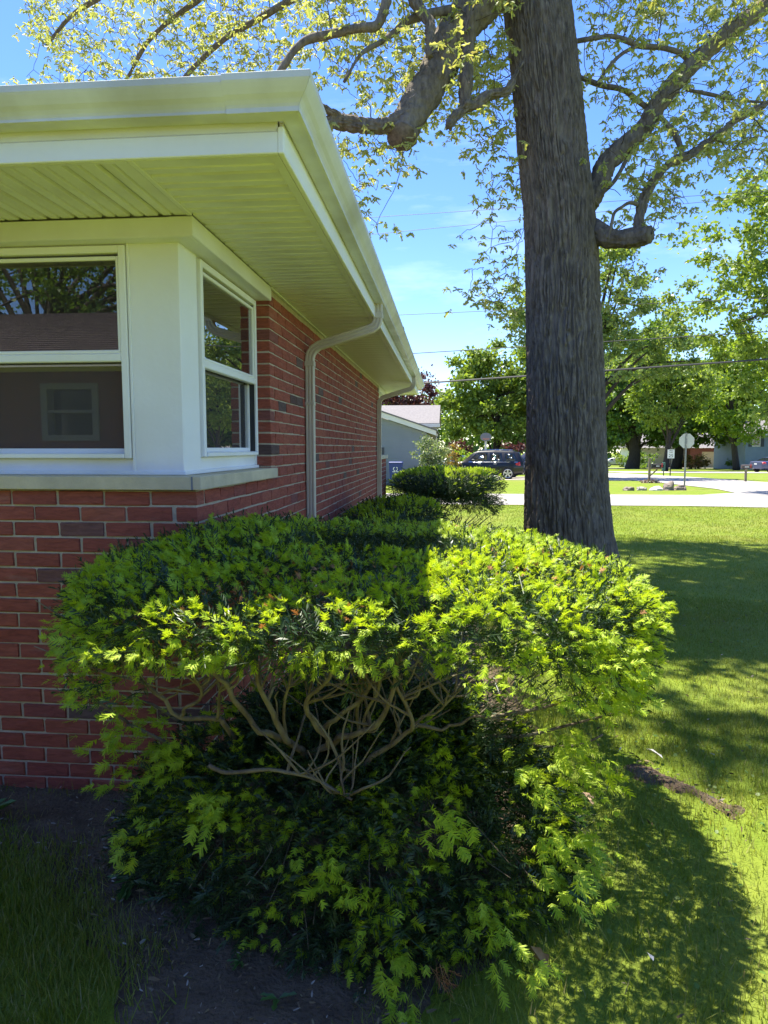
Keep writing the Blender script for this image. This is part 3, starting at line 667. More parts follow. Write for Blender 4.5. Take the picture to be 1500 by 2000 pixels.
# low skirt of drooping sprays near the ground
def skirt(n, seed, lo=.02):
    r = np.random.default_rng(seed); u = r.uniform(-PI * 1.02, .30, n); v = r.uniform(0, 1, n) ** .8 * PI / 2
    c = np.array([-.30, 2.62, -.02]); rx = np.where(np.cos(u) > 0, .80, .96); ry = .60 + .14 * np.exp(-((np.cos(u) - .18) / .38) ** 2); rz = .60 + .10 * np.abs(np.cos(u))
    d = np.stack([np.cos(u) * np.cos(v) * rx, np.sin(u) * np.cos(v) * ry, np.sin(v) * rz], -1); P = c + d
    N = unit(d / np.stack([rx**2, ry**2, rz**2], -1)); k = (P[:, 2] > lo) & ~((P[:, 0] < XW + .02) & (P[:, 1] > YW - .05))
    return P[k], N[k]
P, N = skirt(8200, 5)
cl = vnoise(P, 15, 31); keep = (cl + rng.normal(0, .08, len(P)) > .475 + .15 * np.clip((P[:, 2] - .40) / .15, 0, 1))
P, N = P[keep], N[keep]; P = P + N * (lumps(P)[:, None] * 1.6 + rng.normal(0, .025, (len(P), 1))); P[:, 2] = np.maximum(P[:, 2], .035)
D = unit(N * .75 + np.array([.05, -.45, .02]) + rng.normal(0, .38, (len(P), 3)))
allP.append(P); allD.append(D); allS.append(rng.uniform(.75, 1.2, len(P)))
# trailing sprays to left, right and front of the skirt
for (c, d, L_) in (((-1.12, 2.52, .52), (-.35, -.25, -.1), .22), ((-1.15, 2.5, .38), (-.25, -.3, -.12), .2), ((-.98, 2.30, .26), (-.3, -.25, -.1), .2), ((-.12, 1.94, .18), (.02, -.35, -.33), .26),
                   ((.12, 1.98, .20), (.2, -.3, -.1), .25), ((.30, 2.1, .28), (.3, -.3, -.1), .2), ((.42, 2.35, .42), (.35, -.25, .05), .16), ((-.35, 2.02, .34), (0, -.4, -.1), .16), ((.25, 2.05, .45), (.2, -.35, 0.02), .22), ((-.75, 2.18, .42), (-.1, -.4, -.05), .16), ((0.0, 1.98, .52), (.0, -.4, .05), .2),
                   ((-1.30, 2.62, .66), (-.3, -.2, .05), .16), ((-1.18, 2.55, .62), (-.3, -.25, .1), .22), ((-1.05, 2.45, .56), (-.3, -.35, .1), .22), ((-1.12, 2.6, .48), (-.35, -.15, 0), .2), ((-.95, 2.35, .50), (-.2, -.4, .0), .22), ((-1.22, 2.7, .74), (-.2, -.25, .05), .2), ((.42, 2.6, .50), (.35, -.25, -.1), .18), ((.36, 2.4, .55), (.3, -.35, -.05), .2), ((.25, 2.25, .56), (.2, -.4, -.05), .2), ((.42, 2.4, .26), (.3, -.3, -.1), .18), ((.50, 2.5, .70), (.3, -.25, -.1), .1)):
    c = np.array(c); d = unit(np.array(d, float)); n = 26; t = rng.uniform(0, 1, n)[:, None]
    P = c + d * t * L_ + rng.normal(0, .035, (n, 3)); P[:, 2] = np.maximum(P[:, 2], .03); D = unit(d + rng.normal(0, .5, (n, 3))); allP.append(P); allD.append(D); allS.append(rng.uniform(1.0, 1.6, n))
P, D, s = np.concatenate(allP), np.concatenate(allD), np.concatenate(allS)
pr = proj(P); vis = (pr[:, 0] > 0) & (pr[:, 0] < 1500) & (pr[:, 1] > 0) & (pr[:, 1] < 2000)
front = ((_C - P) * unit(P - np.array([-.25, 2.9, .6]))).sum(1)
sc = np.where(vis, s / pr[:, 2] * np.clip(front, .2, 1.4), 0); o_ = np.argsort(-sc); one = np.zeros(len(P), bool); one[o_[:290]] = True
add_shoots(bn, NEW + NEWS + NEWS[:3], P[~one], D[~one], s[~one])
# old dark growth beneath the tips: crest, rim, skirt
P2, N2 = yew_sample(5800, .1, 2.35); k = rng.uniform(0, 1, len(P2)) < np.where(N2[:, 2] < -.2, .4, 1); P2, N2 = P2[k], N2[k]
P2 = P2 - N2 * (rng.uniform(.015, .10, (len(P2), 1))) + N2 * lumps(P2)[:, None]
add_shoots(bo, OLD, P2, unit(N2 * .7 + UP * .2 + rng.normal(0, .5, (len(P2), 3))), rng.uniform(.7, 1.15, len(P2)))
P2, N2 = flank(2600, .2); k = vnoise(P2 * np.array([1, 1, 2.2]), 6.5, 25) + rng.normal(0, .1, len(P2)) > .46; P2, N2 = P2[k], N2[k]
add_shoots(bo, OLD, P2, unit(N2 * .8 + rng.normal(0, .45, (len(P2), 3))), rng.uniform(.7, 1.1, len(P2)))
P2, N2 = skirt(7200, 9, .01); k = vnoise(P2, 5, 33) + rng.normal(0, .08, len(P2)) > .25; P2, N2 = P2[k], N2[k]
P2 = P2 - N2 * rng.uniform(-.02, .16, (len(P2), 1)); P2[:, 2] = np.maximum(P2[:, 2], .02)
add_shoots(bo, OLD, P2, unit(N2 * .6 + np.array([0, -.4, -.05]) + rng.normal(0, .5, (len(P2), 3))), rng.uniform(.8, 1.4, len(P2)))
# a scatter right through the body so that it does not read as a shell
n = 3000; th = rng.uniform(-PI, PI, n); rr = np.sqrt(rng.uniform(.1, .9, n)) * yR(th); X = YC[0] + rr * np.cos(th); Y = YC[1] + rr * np.sin(th); Z = ytop(X, Y) - rng.uniform(.06, .26, n)
P2 = np.stack([X, Y, Z], -1); k = ~((X < XW + .05) & (Y > YW - .05)); P2 = P2[k]
add_shoots(bo, OLD, P2, unit(rng.normal(0, .6, (len(P2), 3)) + UP * .5), rng.uniform(.8, 1.2, len(P2)))
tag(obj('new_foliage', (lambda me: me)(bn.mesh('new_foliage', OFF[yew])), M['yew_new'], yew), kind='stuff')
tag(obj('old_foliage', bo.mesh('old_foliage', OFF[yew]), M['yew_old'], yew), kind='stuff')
tm = []
for T in NEW + NEWS:
    me = raw_mesh('shoot', T[0], T[1]); me.materials.append(M['yew_new']); tm.append(me)
Rm = frames(D[one], rng.normal(0, .55, one.sum()))
for p, R, q in zip(P[one], Rm, s[one]):
    o = bpy.data.objects.new('shoot', tm[int(rng.integers(0, len(tm)))]); S.collection.objects.link(o); o.parent = yew
    mw = Matrix.Translation(Vector(p - OFF[yew])) @ Matrix([[*R[i] * q, 0] for i in range(3)] + [[0, 0, 0, 1]]); o.matrix_local = mw
# brown tufts of withered tips on the crest, one brown dead spray low down
bd = BM(); Pd, Nd = yew_sample(620, .2, 1.45); k = (Pd[:, 0] > -.75) & (vnoise(Pd, 5, 8) > .45); Pd, Nd = Pd[k], Nd[k]
add_shoots(bd, NEWS, Pd + Nd * .012, unit(Nd + rng.normal(0, .5, Pd.shape)), rng.uniform(.45, .85, len(Pd)))
c = np.array([-.02, 1.89, .10]); Pq = c + rng.normal(0, .018, (7, 3)); add_shoots(bd, OLD, Pq, unit(np.array([.6, -.5, -.3]) + rng.normal(0, .45, (7, 3))), rng.uniform(.7, 1.0, 7))
tag(obj('withered_foliage', bd.mesh('withered_foliage', OFF[yew]), M['yew_dead'], yew), kind='stuff')

# stems: traced forks in the open front of the yew, each at its own depth, plus the tangle behind
def px(pts, Y0, Y1):
    n = len(pts); return [atY(x, y, Y0 + (Y1 - Y0) * i / (n - 1)) for i, (x, y) in enumerate(pts)]
def wig(path, a=.012):
    path = smooth_path(path, 5); n = len(path); return path + np.stack([np.interp(np.arange(n), np.arange(0, n + 3, 3), rng.normal(0, a, len(np.arange(0, n + 3, 3)))) for _ in range(3)], -1) * np.linspace(0, 1, n)[:, None] ** .3
traced = [
 ([(592, 1640), (586, 1560), (594, 1500), (596, 1478)], 2.50, 2.34, .034, .026),
 ([(596, 1480), (588, 1462), (560, 1448), (540, 1412), (524, 1376), (508, 1340), (500, 1300)], 2.34, 2.02, .021, .009),
 ([(566, 1450), (530, 1432), (500, 1422), (468, 1380), (448, 1344), (420, 1318), (404, 1280)], 2.30, 2.0, .018, .009),
 ([(596, 1476), (640, 1456), (668, 1440), (692, 1436), (720, 1424), (752, 1392), (776, 1336), (778, 1290)], 2.34, 1.98, .020, .009),
 ([(640, 1456), (636, 1432), (602, 1398), (598, 1376), (612, 1352), (640, 1328), (650, 1290)], 2.26, 2.0, .016, .008),
 ([(630, 1426), (650, 1408), (680, 1384), (716, 1352), (736, 1316), (742, 1280)], 2.26, 1.98, .014, .007),
 ([(606, 1486), (636, 1492), (668, 1496), (708, 1492), (740, 1468), (776, 1444), (808, 1420), (796, 1380), (776, 1340), (784, 1290)], 2.36, 2.0, .017, .007),
 ([(700, 1434), (698, 1400), (702, 1360), (716, 1320), (712, 1280)], 2.25, 2.02, .011, .006),
 ([(712, 1426), (716, 1390), (735, 1350), (750, 1310)], 2.22, 2.02, .009, .005),
 ([(560, 1448), (552, 1400), (560, 1352), (572, 1310)], 2.28, 2.05, .010, .005),
 ([(432, 1404), (390, 1402), (352, 1400), (320, 1372), (290, 1340), (262, 1318), (235, 1280)], 2.30, 2.15, .015, .008),
 ([(352, 1400), (360, 1380), (392, 1366), (388, 1340), (372, 1316)], 2.25, 2.05, .011, .006),
 ([(424, 1402), (430, 1380), (428, 1352), (440, 1330), (430, 1300)], 2.28, 2.05, .010, .005),
 ([(480, 1470), (450, 1430), (432, 1404)], 2.42, 2.30, .018, .015),
 ([(250, 1412), (220, 1392), (178, 1362), (150, 1340), (138, 1316), (112, 1276)], 2.48, 2.36, .010, .005),
 ([(178, 1362), (160, 1320), (150, 1290), (158, 1250)], 2.42, 2.32, .007, .004),
 ([(400, 1490), (330, 1452), (250, 1412)], 2.55, 2.48, .013, .010),
 ([(408, 1494), (440, 1508), (500, 1504), (560, 1508), (620, 1522), (660, 1542), (692, 1560)], 2.20, 2.12, .012, .007),
 ([(560, 1600), (530, 1530), (520, 1470), (530, 1420)], 2.52, 2.6, .028, .020),
 ([(812, 1416), (850, 1424), (890, 1420), (930, 1400), (1000, 1408)], 2.22, 2.2, .010, .005),
 ([(812, 1412), (840, 1398), (870, 1380), (880, 1350)], 2.2, 2.1, .007, .004),
 ([(620, 1510), (760, 1480), (900, 1420), (1060, 1380), (1180, 1330)], 2.5, 2.6, .016, .007),
 ([(900, 1420), (1010, 1440), (1110, 1420), (1220, 1390)], 2.55, 2.6, .012, .006),
 ([(640, 1512), (800, 1500), (960, 1450), (1090, 1460), (1180, 1430)], 2.6, 2.7, .014, .006),
 ([(580, 1500), (480, 1440), (380, 1420), (300, 1380), (220, 1350)], 2.7, 2.6, .014, .006),
 ([(668, 1500), (690, 1510), (672, 1504), (674, 1552)], 2.2, 2.12, .006, .005),
]
stem = MB(); nodes = []
for pts, Y0, Y1, r0, r1 in traced:
    p = wig(px(pts, Y0, Y1), .006); r = np.linspace(r0, r1, len(p)) * (1 + .12 * (vnoise(p, 40, 3) - .5) * 2); stem.tube(p, r * .66, 7); nodes += list(p[len(p) // 2:]) if Y1 < 2.2 else []
obj('stem', stem, M['yew_bark'], yew, True)
tw = MB(); nodes = np.array(nodes)
for i in range(150):
    a = nodes[rng.integers(0, len(nodes))]; th = rng.uniform(-PI, PI); b = np.array([a[0] + rng.normal(0, .16), a[1] + rng.normal(.05, .14), min(ytop(a[0], a[1]) - .08, a[2] + rng.uniform(.10, .34))])
    if b[0] < XW + .04 and b[1] > YW - .06: continue
    p = wig([a, a * .55 + b * .45 + rng.normal(0, .03, 3), b], .008); tw.tube(p, np.linspace(rng.uniform(.0028, .006), .0016, len(p)), 4, False)
for i in range(64):        # inner framework seen through the gaps, running out to the rim
    th = rng.uniform(-.7, 2.6); R = yR(th) * rng.uniform(.6, .95); b = np.array([YC[0] + R * math.cos(th), YC[1] + R * math.sin(th), yZB(th) + rng.uniform(.0, .2)])
    if b[0] < XW + .04 and b[1] > YW - .06: continue
    a = np.array([-.45 + rng.normal(0, .22), 2.75 + rng.normal(0, .18), rng.uniform(.25, .6)]); m_ = (a + b) / 2 + np.array([0, 0, -.10]) + rng.normal(0, .05, 3)
    p = wig([a, m_, b], .012); tw.tube(p, np.linspace(rng.uniform(.0025, .006), .0015, len(p)), 4, False)
for i in range(26):        # drooping twigs in the skirt
    u = rng.uniform(-PI, .2); b = np.array([-.3 + .85 * math.cos(u), 2.62 + .68 * math.sin(u), rng.uniform(.03, .3)]); a = np.array([-.42 + rng.normal(0, .1), 2.6 + rng.normal(0, .1), rng.uniform(.2, .5)])
    if b[0] < XW + .04 and b[1] > YW - .06: continue
    p = wig([a, (a + b) / 2 + np.array([0, 0, .10]), b], .012); tw.tube(p, np.linspace(rng.uniform(.002, .004), .0012, len(p)), 4, False)
tag(obj('twigs', tw, M['yew_bark'], yew), kind='stuff')

def far_yew(c, rx, ry, h, zb, label, nn, lit=1.0):
    t = thing('yew_bush', (c[0], c[1], 0), label, 'yew bush'); a, b = BM(), BM()
    def surf(n, inner):
        th = rng.uniform(-PI, PI, n); ph = rng.uniform(0, 2.2, n); s_, c_ = np.sin(ph), np.cos(ph); q = np.abs(s_) ** .55; hz = (h - zb) / 2
        P = np.stack([c[0] + rx * q * np.cos(th), c[1] + ry * q * np.sin(th), zb + hz * 1.1 + np.where(c_ > 0, hz * .9 * np.abs(c_) ** .6, -hz * 1.1 * np.abs(c_) ** .8)], -1)
        N = unit(np.stack([np.cos(th) * s_ / rx, np.sin(th) * s_ / ry, c_ / hz * .6], -1)); P = P + N * ((vnoise(P, 4, 41) - .5)[:, None] * .16 - inner * rng.uniform(0, 1, (n, 1)))
        k = ~((P[:, 0] < XW + .04) & (P[:, 1] < YE + .03)) & (P[:, 2] > .03); return P[k], N[k], ph[k]
    P, N, ph = surf(nn, 0); k = (rng.uniform(0, 1, len(P)) < np.where(ph < .85, 1, np.where(ph < 1.3, .25, .05))) & (vnoise(P, 6, 43) > .33); add_shoots(a, FARN, P[k], unit(N[k] + UP * .3 + rng.normal(0, .4, P[k].shape)), rng.uniform(.8, 1.3, k.sum()))  # bright tips kept mostly to the top: lit top, shaded sides put into colour
    P, N, ph = surf(int(nn * 2.2), .55); add_shoots(b, FARO, P, unit(N + rng.normal(0, .5, P.shape)), rng.uniform(.8, 1.3, len(P)))
    tag(obj('new_foliage', a.mesh('new_foliage', OFF[t]), M['yew_new'], t), kind='stuff'); tag(obj('old_foliage', b.mesh('old_foliage', OFF[t]), M['yew_old'], t), kind='stuff')
    st = MB()
    for i in range(46):
        th = rng.uniform(-PI, PI); e = np.array([c[0] + rx * .85 * math.cos(th), c[1] + ry * .85 * math.sin(th), zb + rng.uniform(.0, .25)]); s0 = np.array([c[0] + rng.normal(0, .06), c[1] + rng.normal(0, .06), .0])
        if e[0] < XW + .06 and e[1] < YE: continue
        p = wig([s0, (s0 + e) / 2 + np.array([0, 0, -.10]), e], .02); st.tube(p, np.linspace(rng.uniform(.012, .028), .004, len(p)), 5)
    obj('stem', st, M['yew_bark'], t, True); return t
far_yew((-.05, 12.4), 1.02, 1.0, 1.20, .26, 'small dark yew with spreading bare twigs at the far end of the brick wall', 3600)
far_yew((-.55, 7.0), .52, 1.15, 1.00, .30, 'low shaded yew against the brick wall between the two larger ones', 2600)

# ------------------------------------------------------------------ the oak
M['bark'] = mat('oak bark', (.225, .187, .143), .95, (.108, .088, .066), 26, .8, 70, (1, 1, .3), .2, col3=(.30, .26, .22), v3=3.5, fac3=.18, bdist=.012)
M['twig'] = mat('oak twig', (.075, .058, .046), .9, (.13, .11, .09), 20, .3, 60, spec=.2)
M['oak_leaf'] = leaf_mat('young oak leaf', [(.35, .42, .14), (.43, .49, .17), (.37, .40, .17), (.50, .53, .23), (.29, .37, .12), (.39, .35, .20)], .5, (1.30, 1.2, .55), .5, .35)
M['catkin'] = leaf_mat('oak catkin', [(.17, .12, .05), (.25, .17, .06), (.11, .08, .04)], .2, (1.2, 1, .6), .8, .2)
TX, TY = 1.30, 7.40
oak = thing('oak_tree', (TX, TY, 0), 'tall old oak with furrowed grey trunk and young yellow leaves on the lawn', 'tree')
cl_ = []
for yv, lx, rx_ in ((1180, 1018, 1224), (1100, 1022, 1207), (1040, 1025, 1196), (950, 1028, 1188), (850, 1030, 1182), (700, 1029, 1177), (560, 1028, 1171), (470, 1027, 1167), (400, 1024, 1160), (300, 1015, 1149), (190, 1007, 1141), (90, 996, 1131), (0, 985, 1121), (-150, 966, 1104), (-400, 930, 1078)):
    a, b = atY(lx, yv, TY), atY(rx_, yv, TY); cl_.append(((a[0] + b[0]) / 2, TY + (0.0 if yv > 400 else (400 - yv) * .0004), a[2], (b[0] - a[0]) / 2))
cl_ = [(cl_[0][0], TY, -.05, cl_[0][3] * 1.12)] + cl_; cl_ = np.array(cl_)
cl_ = np.vstack([cl_, cl_[-1] + (cl_[-1] - cl_[-2]) * 1.6]); cl_[-1, 3] *= .55
zz = np.concatenate([np.arange(-.05, 6.2, .015), np.linspace(6.2, cl_[-1, 2], 40)]); na = 240; th = np.concatenate([np.linspace(-PI / 2 - 1.85, -PI / 2 + 1.85, 290), np.linspace(-PI / 2 + 1.85, -PI / 2 - 1.85 + 2 * PI, 42)[1:-1]]); na = len(th)
cx = np.interp(zz, cl_[:, 2], cl_[:, 0]); cy = np.interp(zz, cl_[:, 2], cl_[:, 1]); rad = np.interp(zz, cl_[:, 2], cl_[:, 3])
TH, ZZ = np.meshgrid(th, zz); RR = np.repeat(rad[:, None], na, 1)
flare = 1 + .10 * np.exp(-np.clip(ZZ, 0, 9) / .35) * (np.cos(5 * TH + 1) + .5 * np.cos(3 * TH))
w1 = np.stack([np.cos(TH), np.sin(TH), ZZ * .55], -1).reshape(-1, 3); w1 = w1 + (np.stack([vnoise(w1, 7, 51), vnoise(w1, 7, 52), 0 * TH.ravel()], -1) - .5) * .12
def furrow(s_, zs_, sd_, wd_): n_ = vnoise(w1 * np.array([s_, s_, zs_]), 1.0, sd_); return np.clip(1 - np.abs(n_ - .5) / wd_, 0, 1)
fur = np.maximum(furrow(16, 3.6, 51, .15), .75 * furrow(25, 6.5, 56, .12)).reshape(TH.shape)
crack = np.clip(1 - np.abs(vnoise(w1 * np.array([9, 9, 40]), 1.0, 57) - .5) / .07, 0, 1).reshape(TH.shape)
bump = -.034 * fur ** .75 - .008 * crack * (1 - fur) + .010 * (vnoise(np.stack([np.cos(TH) * 14, np.sin(TH) * 14, ZZ * 12], -1).reshape(-1, 3), 1.6, 54).reshape(TH.shape) - .5) + .03 * (vnoise(np.stack([np.cos(TH), np.sin(TH), ZZ * .5], -1).reshape(-1, 3), 1.7, 55).reshape(TH.shape) - .5)
R_ = RR * flare + bump + .008; V = np.stack([cx[:, None] + R_ * np.cos(TH), cy[:, None] + R_ * np.sin(TH), ZZ], -1).reshape(-1, 3)
i = np.arange((len(zz) - 1) * na); r_, c_ = i // na, i % na; a = r_ * na + c_; b = r_ * na + (c_ + 1) % na
obj('trunk', raw_mesh('trunk', V - OFF[oak], [np.stack([a, b, b + na, a + na], -1)], True), M['bark'], oak)
limbs = [  # picture course, depth from, depth to, radius from, radius to (m)
 ([(1010, -130), (985, -50), (940, 10), (900, 50), (876, 90), (856, 135), (832, 180), (808, 215), (795, 245), (786, 268)], 7.3, 6.5, .195, .145),
 ([(806, 222), (775, 236), (745, 246), (715, 246), (680, 240), (655, 238), (630, 244), (590, 262), (540, 300)], 6.55, 6.2, .085, .050),
 ([(680, 240), (655, 226), (628, 206), (590, 190)], 6.4, 6.1, .055, .035),
 ([(918, 20), (915, 70), (911, 130), (908, 180), (908, 206), (895, 222), (884, 236), (876, 246)], 6.9, 6.6, .070, .045),
 ([(905, 208), (930, 204), (952, 188), (987, 180), (1004, 150), (1020, 120)], 6.7, 7.0, .055, .030),
 ([(762, -30), (750, 20), (735, 50), (700, 55), (640, 68), (600, 78), (575, 98), (553, 130), (535, 165)], 6.6, 6.3, .048, .028),
 ([(800, -20), (820, 15), (838, 45), (840, 75), (838, 110)], 6.7, 6.5, .060, .045),
 ([(880, 20), (840, 28), (800, 40), (768, 65), (745, 82), (720, 95), (700, 112), (672, 160)], 6.9, 6.3, .045, .012),
 ([(1150, 400), (1165, 370), (1180, 330), (1205, 297), (1232, 275), (1256, 255), (1270, 232), (1300, 182), (1330, 150), (1355, 125), (1400, 84), (1440, 50), (1480, 22), (1540, -30)], 7.4, 7.9, .105, .085),
 ([(1130, 440), (1165, 452), (1190, 464), (1215, 467), (1245, 464), (1272, 458)], 7.4, 6.9, .120, .085),
 ([(1246, 456), (1250, 420), (1258, 390), (1275, 356), (1300, 326), (1325, 312), (1350, 300), (1378, 280), (1400, 264), (1430, 240), (1455, 225), (1485, 208), (1530, 190)], 7.0, 7.4, .062, .034),
 ([(1095, 142), (1120, 146), (1155, 160), (1180, 168), (1205, 172), (1225, 180), (1245, 196), (1266, 212)], 7.5, 7.7, .022, .03),
 ([(1080, 92), (1120, 82), (1165, 74), (1195, 71), (1225, 80), (1250, 90), (1290, 93), (1325, 102), (1345, 115), (1360, 122)], 7.6, 7.8, .02, .034),
 ([(1165, 165), (1190, 130), (1215, 105), (1245, 90)], 7.5, 7.7, .012, .018),
 ([(1275, 222), (1290, 230), (1305, 245), (1318, 262), (1330, 290), (1334, 314)], 7.62, 7.2, .030, .024),
 ([(1262, 248), (1240, 285), (1222, 315), (1195, 360), (1150, 400)], 7.6, 7.4, .018, .016),
 ([(1246, 400), (1230, 396), (1215, 404), (1200, 416), (1194, 440), (1186, 466)], 7.0, 6.95, .022, .012),
 ([(1340, 175), (1390, 185), (1440, 196), (1500, 200)], 7.7, 7.6, .02, .01),
 ([(640, -40), (560, 5), (500, 40), (440, 75), (380, 130), (330, 190)], 9.2, 9.0, .05, .025),
 ([(450, -60), (400, -10), (345, 30), (290, 80), (250, 150)], 9.8, 9.6, .05, .02),
 ([(250, -60), (200, -10), (140, 30), (90, 90)], 10.2, 10.0, .05, .02),
 ([(1100, -380), (850, -330), (600, -180), (450, -60), (250, -60)], 8.0, 10.2, .16, .06),
 ([(980, -380), (800, -200), (762, -30)], 7.6, 6.6, .10, .05),
]
oaknodes = []; orad = []
for pts, Y0, Y1, r0, r1 in limbs:
    p = smooth_path(px(pts, Y0, Y1), 6); n = len(p); r = np.linspace(r0, r1, n)
    na_ = 48 if r0 > .05 else 10; fine = p
    if r0 > .05:
        L_ = np.linalg.norm(np.diff(p, axis=0), axis=1).sum(); m = int(L_ / .02); tt = np.linspace(0, n - 1, m); fine = np.stack([np.interp(tt, np.arange(n), p[:, k]) for k in range(3)], -1); r = np.interp(tt, np.arange(n), r)
    V, F = tube(fine, r, na_); V = np.asarray(V)
    axis = np.repeat(fine, na_, 0); dirv = unit(V - axis)
    amp = .022 if r0 > .05 else .006
    dsp = (vnoise(V, 26, 61) - .5) * amp * .5 + (vnoise(V, 6, 62) - .5) * amp * 1.8
    if r0 > .05:
        ln_ = np.repeat(np.concatenate([[0], np.cumsum(np.linalg.norm(np.diff(fine, axis=0), axis=1))]), na_); an = np.tile(np.arange(na_) * 2 * PI / na_, len(fine)); rr_ = np.repeat(r, na_)
        for i_ in range(len(V)):
            d, _ = mnoise.voronoi(Vector((math.cos(an[i_]) * rr_[i_] * 26, math.sin(an[i_]) * rr_[i_] * 26, ln_[i_] * 9))); dsp[i_] -= .020 * (1 - min(1, (d[1] - d[0]) / .34))
    V = V + dirv * dsp[:, None]
    mb = MB(); mb.add(V, F); obj('limb', mb, M['bark'], oak, True)
    q = np.interp(np.linspace(0, n - 1, n * 2), np.arange(n), np.arange(n)); oaknodes += list(p[::1]); orad += list(np.interp(np.arange(n), np.linspace(0, n - 1, len(r)), r))
def poly_px(poly, n, Y0, Y1):
    poly = np.array(poly, float); lo, hi = poly.min(0), poly.max(0); o = []
    while len(o) < n:
        q = rng.uniform(lo, hi)
        if inpoly(q[None], poly)[0]: o.append(atY(q[0], q[1], rng.uniform(Y0, Y1)))
    return o
att = []
att += poly_px([(45, -60), (630, -60), (610, 60), (560, 150), (400, 180), (50, 190), (120, 150), (50, 60)], 430, 8.2, 11)
att += poly_px([(20, 150), (130, 140), (140, 210), (0, 220)], 16, 8.5, 10)
att += poly_px([(600, -60), (1000, -60), (1000, 120), (880, 250), (700, 240), (640, 200), (610, 120)], 260, 6.2, 9)
att += poly_px([(640, 250), (700, 250), (860, 290), (800, 350), (720, 320), (650, 330)], 20, 6.2, 7.5)
att += poly_px([(870, 100), (1010, 60), (1030, 330), (940, 310), (880, 270)], 70, 6.8, 9)
att += poly_px([(960, 320), (1030, 330), (1035, 640), (930, 600), (880, 470), (940, 430)], 50, 7.6, 9.5)
att += poly_px([(1125, -60), (1540, -60), (1540, 300), (1330, 330), (1170, 320), (1150, 200)], 300, 6.4, 9.5)
att += poly_px([(1170, 330), (1400, 310), (1300, 470), (1180, 440)], 36, 6.6, 8.5)
att += poly_px([(1340, 230), (1500, 220), (1500, 330), (1380, 350)], 26, 6.8, 8.5)
att += poly_px([(1170, 480), (1280, 480), (1210, 720), (1180, 720)], 18, 7.6, 8.5)
att += poly_px([(640, 280), (720, 300), (790, 560), (720, 520), (680, 400)], 14, 7, 9)
att = [p for p in att if not (TX - .75 < p[0] < TX + .62 and 965 < proj(p)[0][0] < 1185 and proj(p)[0][1] > 20 and p[1] < TY + .3)]
n_view = len(att); cand = []
while len(cand) < 1150:      # unseen crown overhead: leaf clusters placed so that their shade dapples the lawn
    p = np.array([rng.uniform(-2.5, 4.8), rng.uniform(6.0, 15.5), rng.uniform(6.5, 14.0)]); q = proj(p)[0]
    if q[2] > 0 and q[1] > -70: continue
    g = p + np.array([SUN.x, SUN.y, 0]) / SUN.z * -p[2]; gx_, gy_ = g[0], g[1]
    if gy_ > 12.6 or gy_ < 3.2 or gx_ < 1.1 or gx_ > 6.2: continue
    v = vnoise(np.array([[gx_ * .8, gy_ * 1.5, 0]]), .9, 79)[0]
    band = 1.0 if 5.9 < gy_ < 12.4 else (.10 if gy_ < 5.9 and gy_ > 4.2 else .5)
    if rng.uniform() < band * np.clip((v - .34) * 4.2, .02, 1): cand.append(p)
att = np.array(att + cand)
N0 = np.array(oaknodes); R0 = np.array(orad); 
top = np.stack([np.interp(np.linspace(4, 13, 60), cl_[:, 2], cl_[:, 0]), np.interp(np.linspace(4, 13, 60), cl_[:, 2], cl_[:, 1]), np.linspace(4, 13, 60)], -1); N0 = np.vstack([N0, top]); R0 = np.concatenate([R0, np.full(60, .15)])
dist = np.array([np.min(np.linalg.norm(N0 - p, axis=1)) for p in att]); NN = [*N0]; NR = [*R0]; arr = np.vstack([N0, np.zeros((len(att) * 5, 3))]); cnt = len(N0); ra = np.concatenate([R0, np.zeros(len(att) * 5)])
tw = MB(); ends = []
for k in np.argsort(dist):
    p = att[k]; d = np.linalg.norm(arr[:cnt] - p, axis=1) - np.minimum(ra[:cnt], .1) * 1.5; j = int(np.argmin(d)); a = arr[j]; L_ = np.linalg.norm(p - a)
    m = a * .5 + p * .5 + np.array([0, 0, .10 * L_]) + rng.normal(0, .09 * L_, 3); path = smooth_path([a, m, p], 4); path = path + rng.normal(0, .014, path.shape) * np.linspace(0, 1, len(path))[:, None]
    r = np.linspace(min(max(ra[j] * .6, .004), .003 + .010 * min(1.5, L_)), .0028, len(path)); tw.tube(path, r, 4 if k < n_view else 3, False)
    for q, rr in zip(path[2::2], r[2::2]):
        arr[cnt] = q; ra[cnt] = rr; cnt += 1
    ends.append((p, unit(path[-1] - path[-2]), k < n_view))
tag(obj('twigs', tw, M['twig'], oak), kind='stuff')
def leaf_template(L_, W, lobes, fold, droop):
    """lobed leaf along +Z folded about its midrib"""
    pr_ = [(0, .02)]
    for i in range(lobes):
        t = (i + .5) / lobes; w_ = math.sin(PI * (t * .86 + .10)); pr_ += [(t - .16 / lobes, .55 * W * w_ * (.5 + .5 * (i > 0))), (t + .18 / lobes, W * w_)]
    pr_.append((1, 0)); V = []; F = []
    for sd_ in (1, -1):
        k = len(V); pts = [(w_, t) for t, w_ in pr_]
        V += [(0, 0, 0)] + [(sd_ * w_ * math.cos(fold), w_ * math.sin(fold) - droop * t * t * L_, t * L_) for w_, t in pts[1:-1]] + [(0, -droop * L_, L_)]
        F.append([k + i for i in range(len(pts))] if sd_ > 0 else [k + i for i in range(len(pts))][::-1])
    return np.array(V, float), [np.array(F)]
OL = [leaf_template(.085, .024, 2, .35, .2), leaf_template(.072, .020, 2, .6, .35), leaf_template(.06, .017, 2, .8, .1)]
lv = BM(); ck = BM(); CK = shoot_template(8, .05, .007, .0035, 5, 1.5, 1.0, 0)
P, D = [], []; PC = []
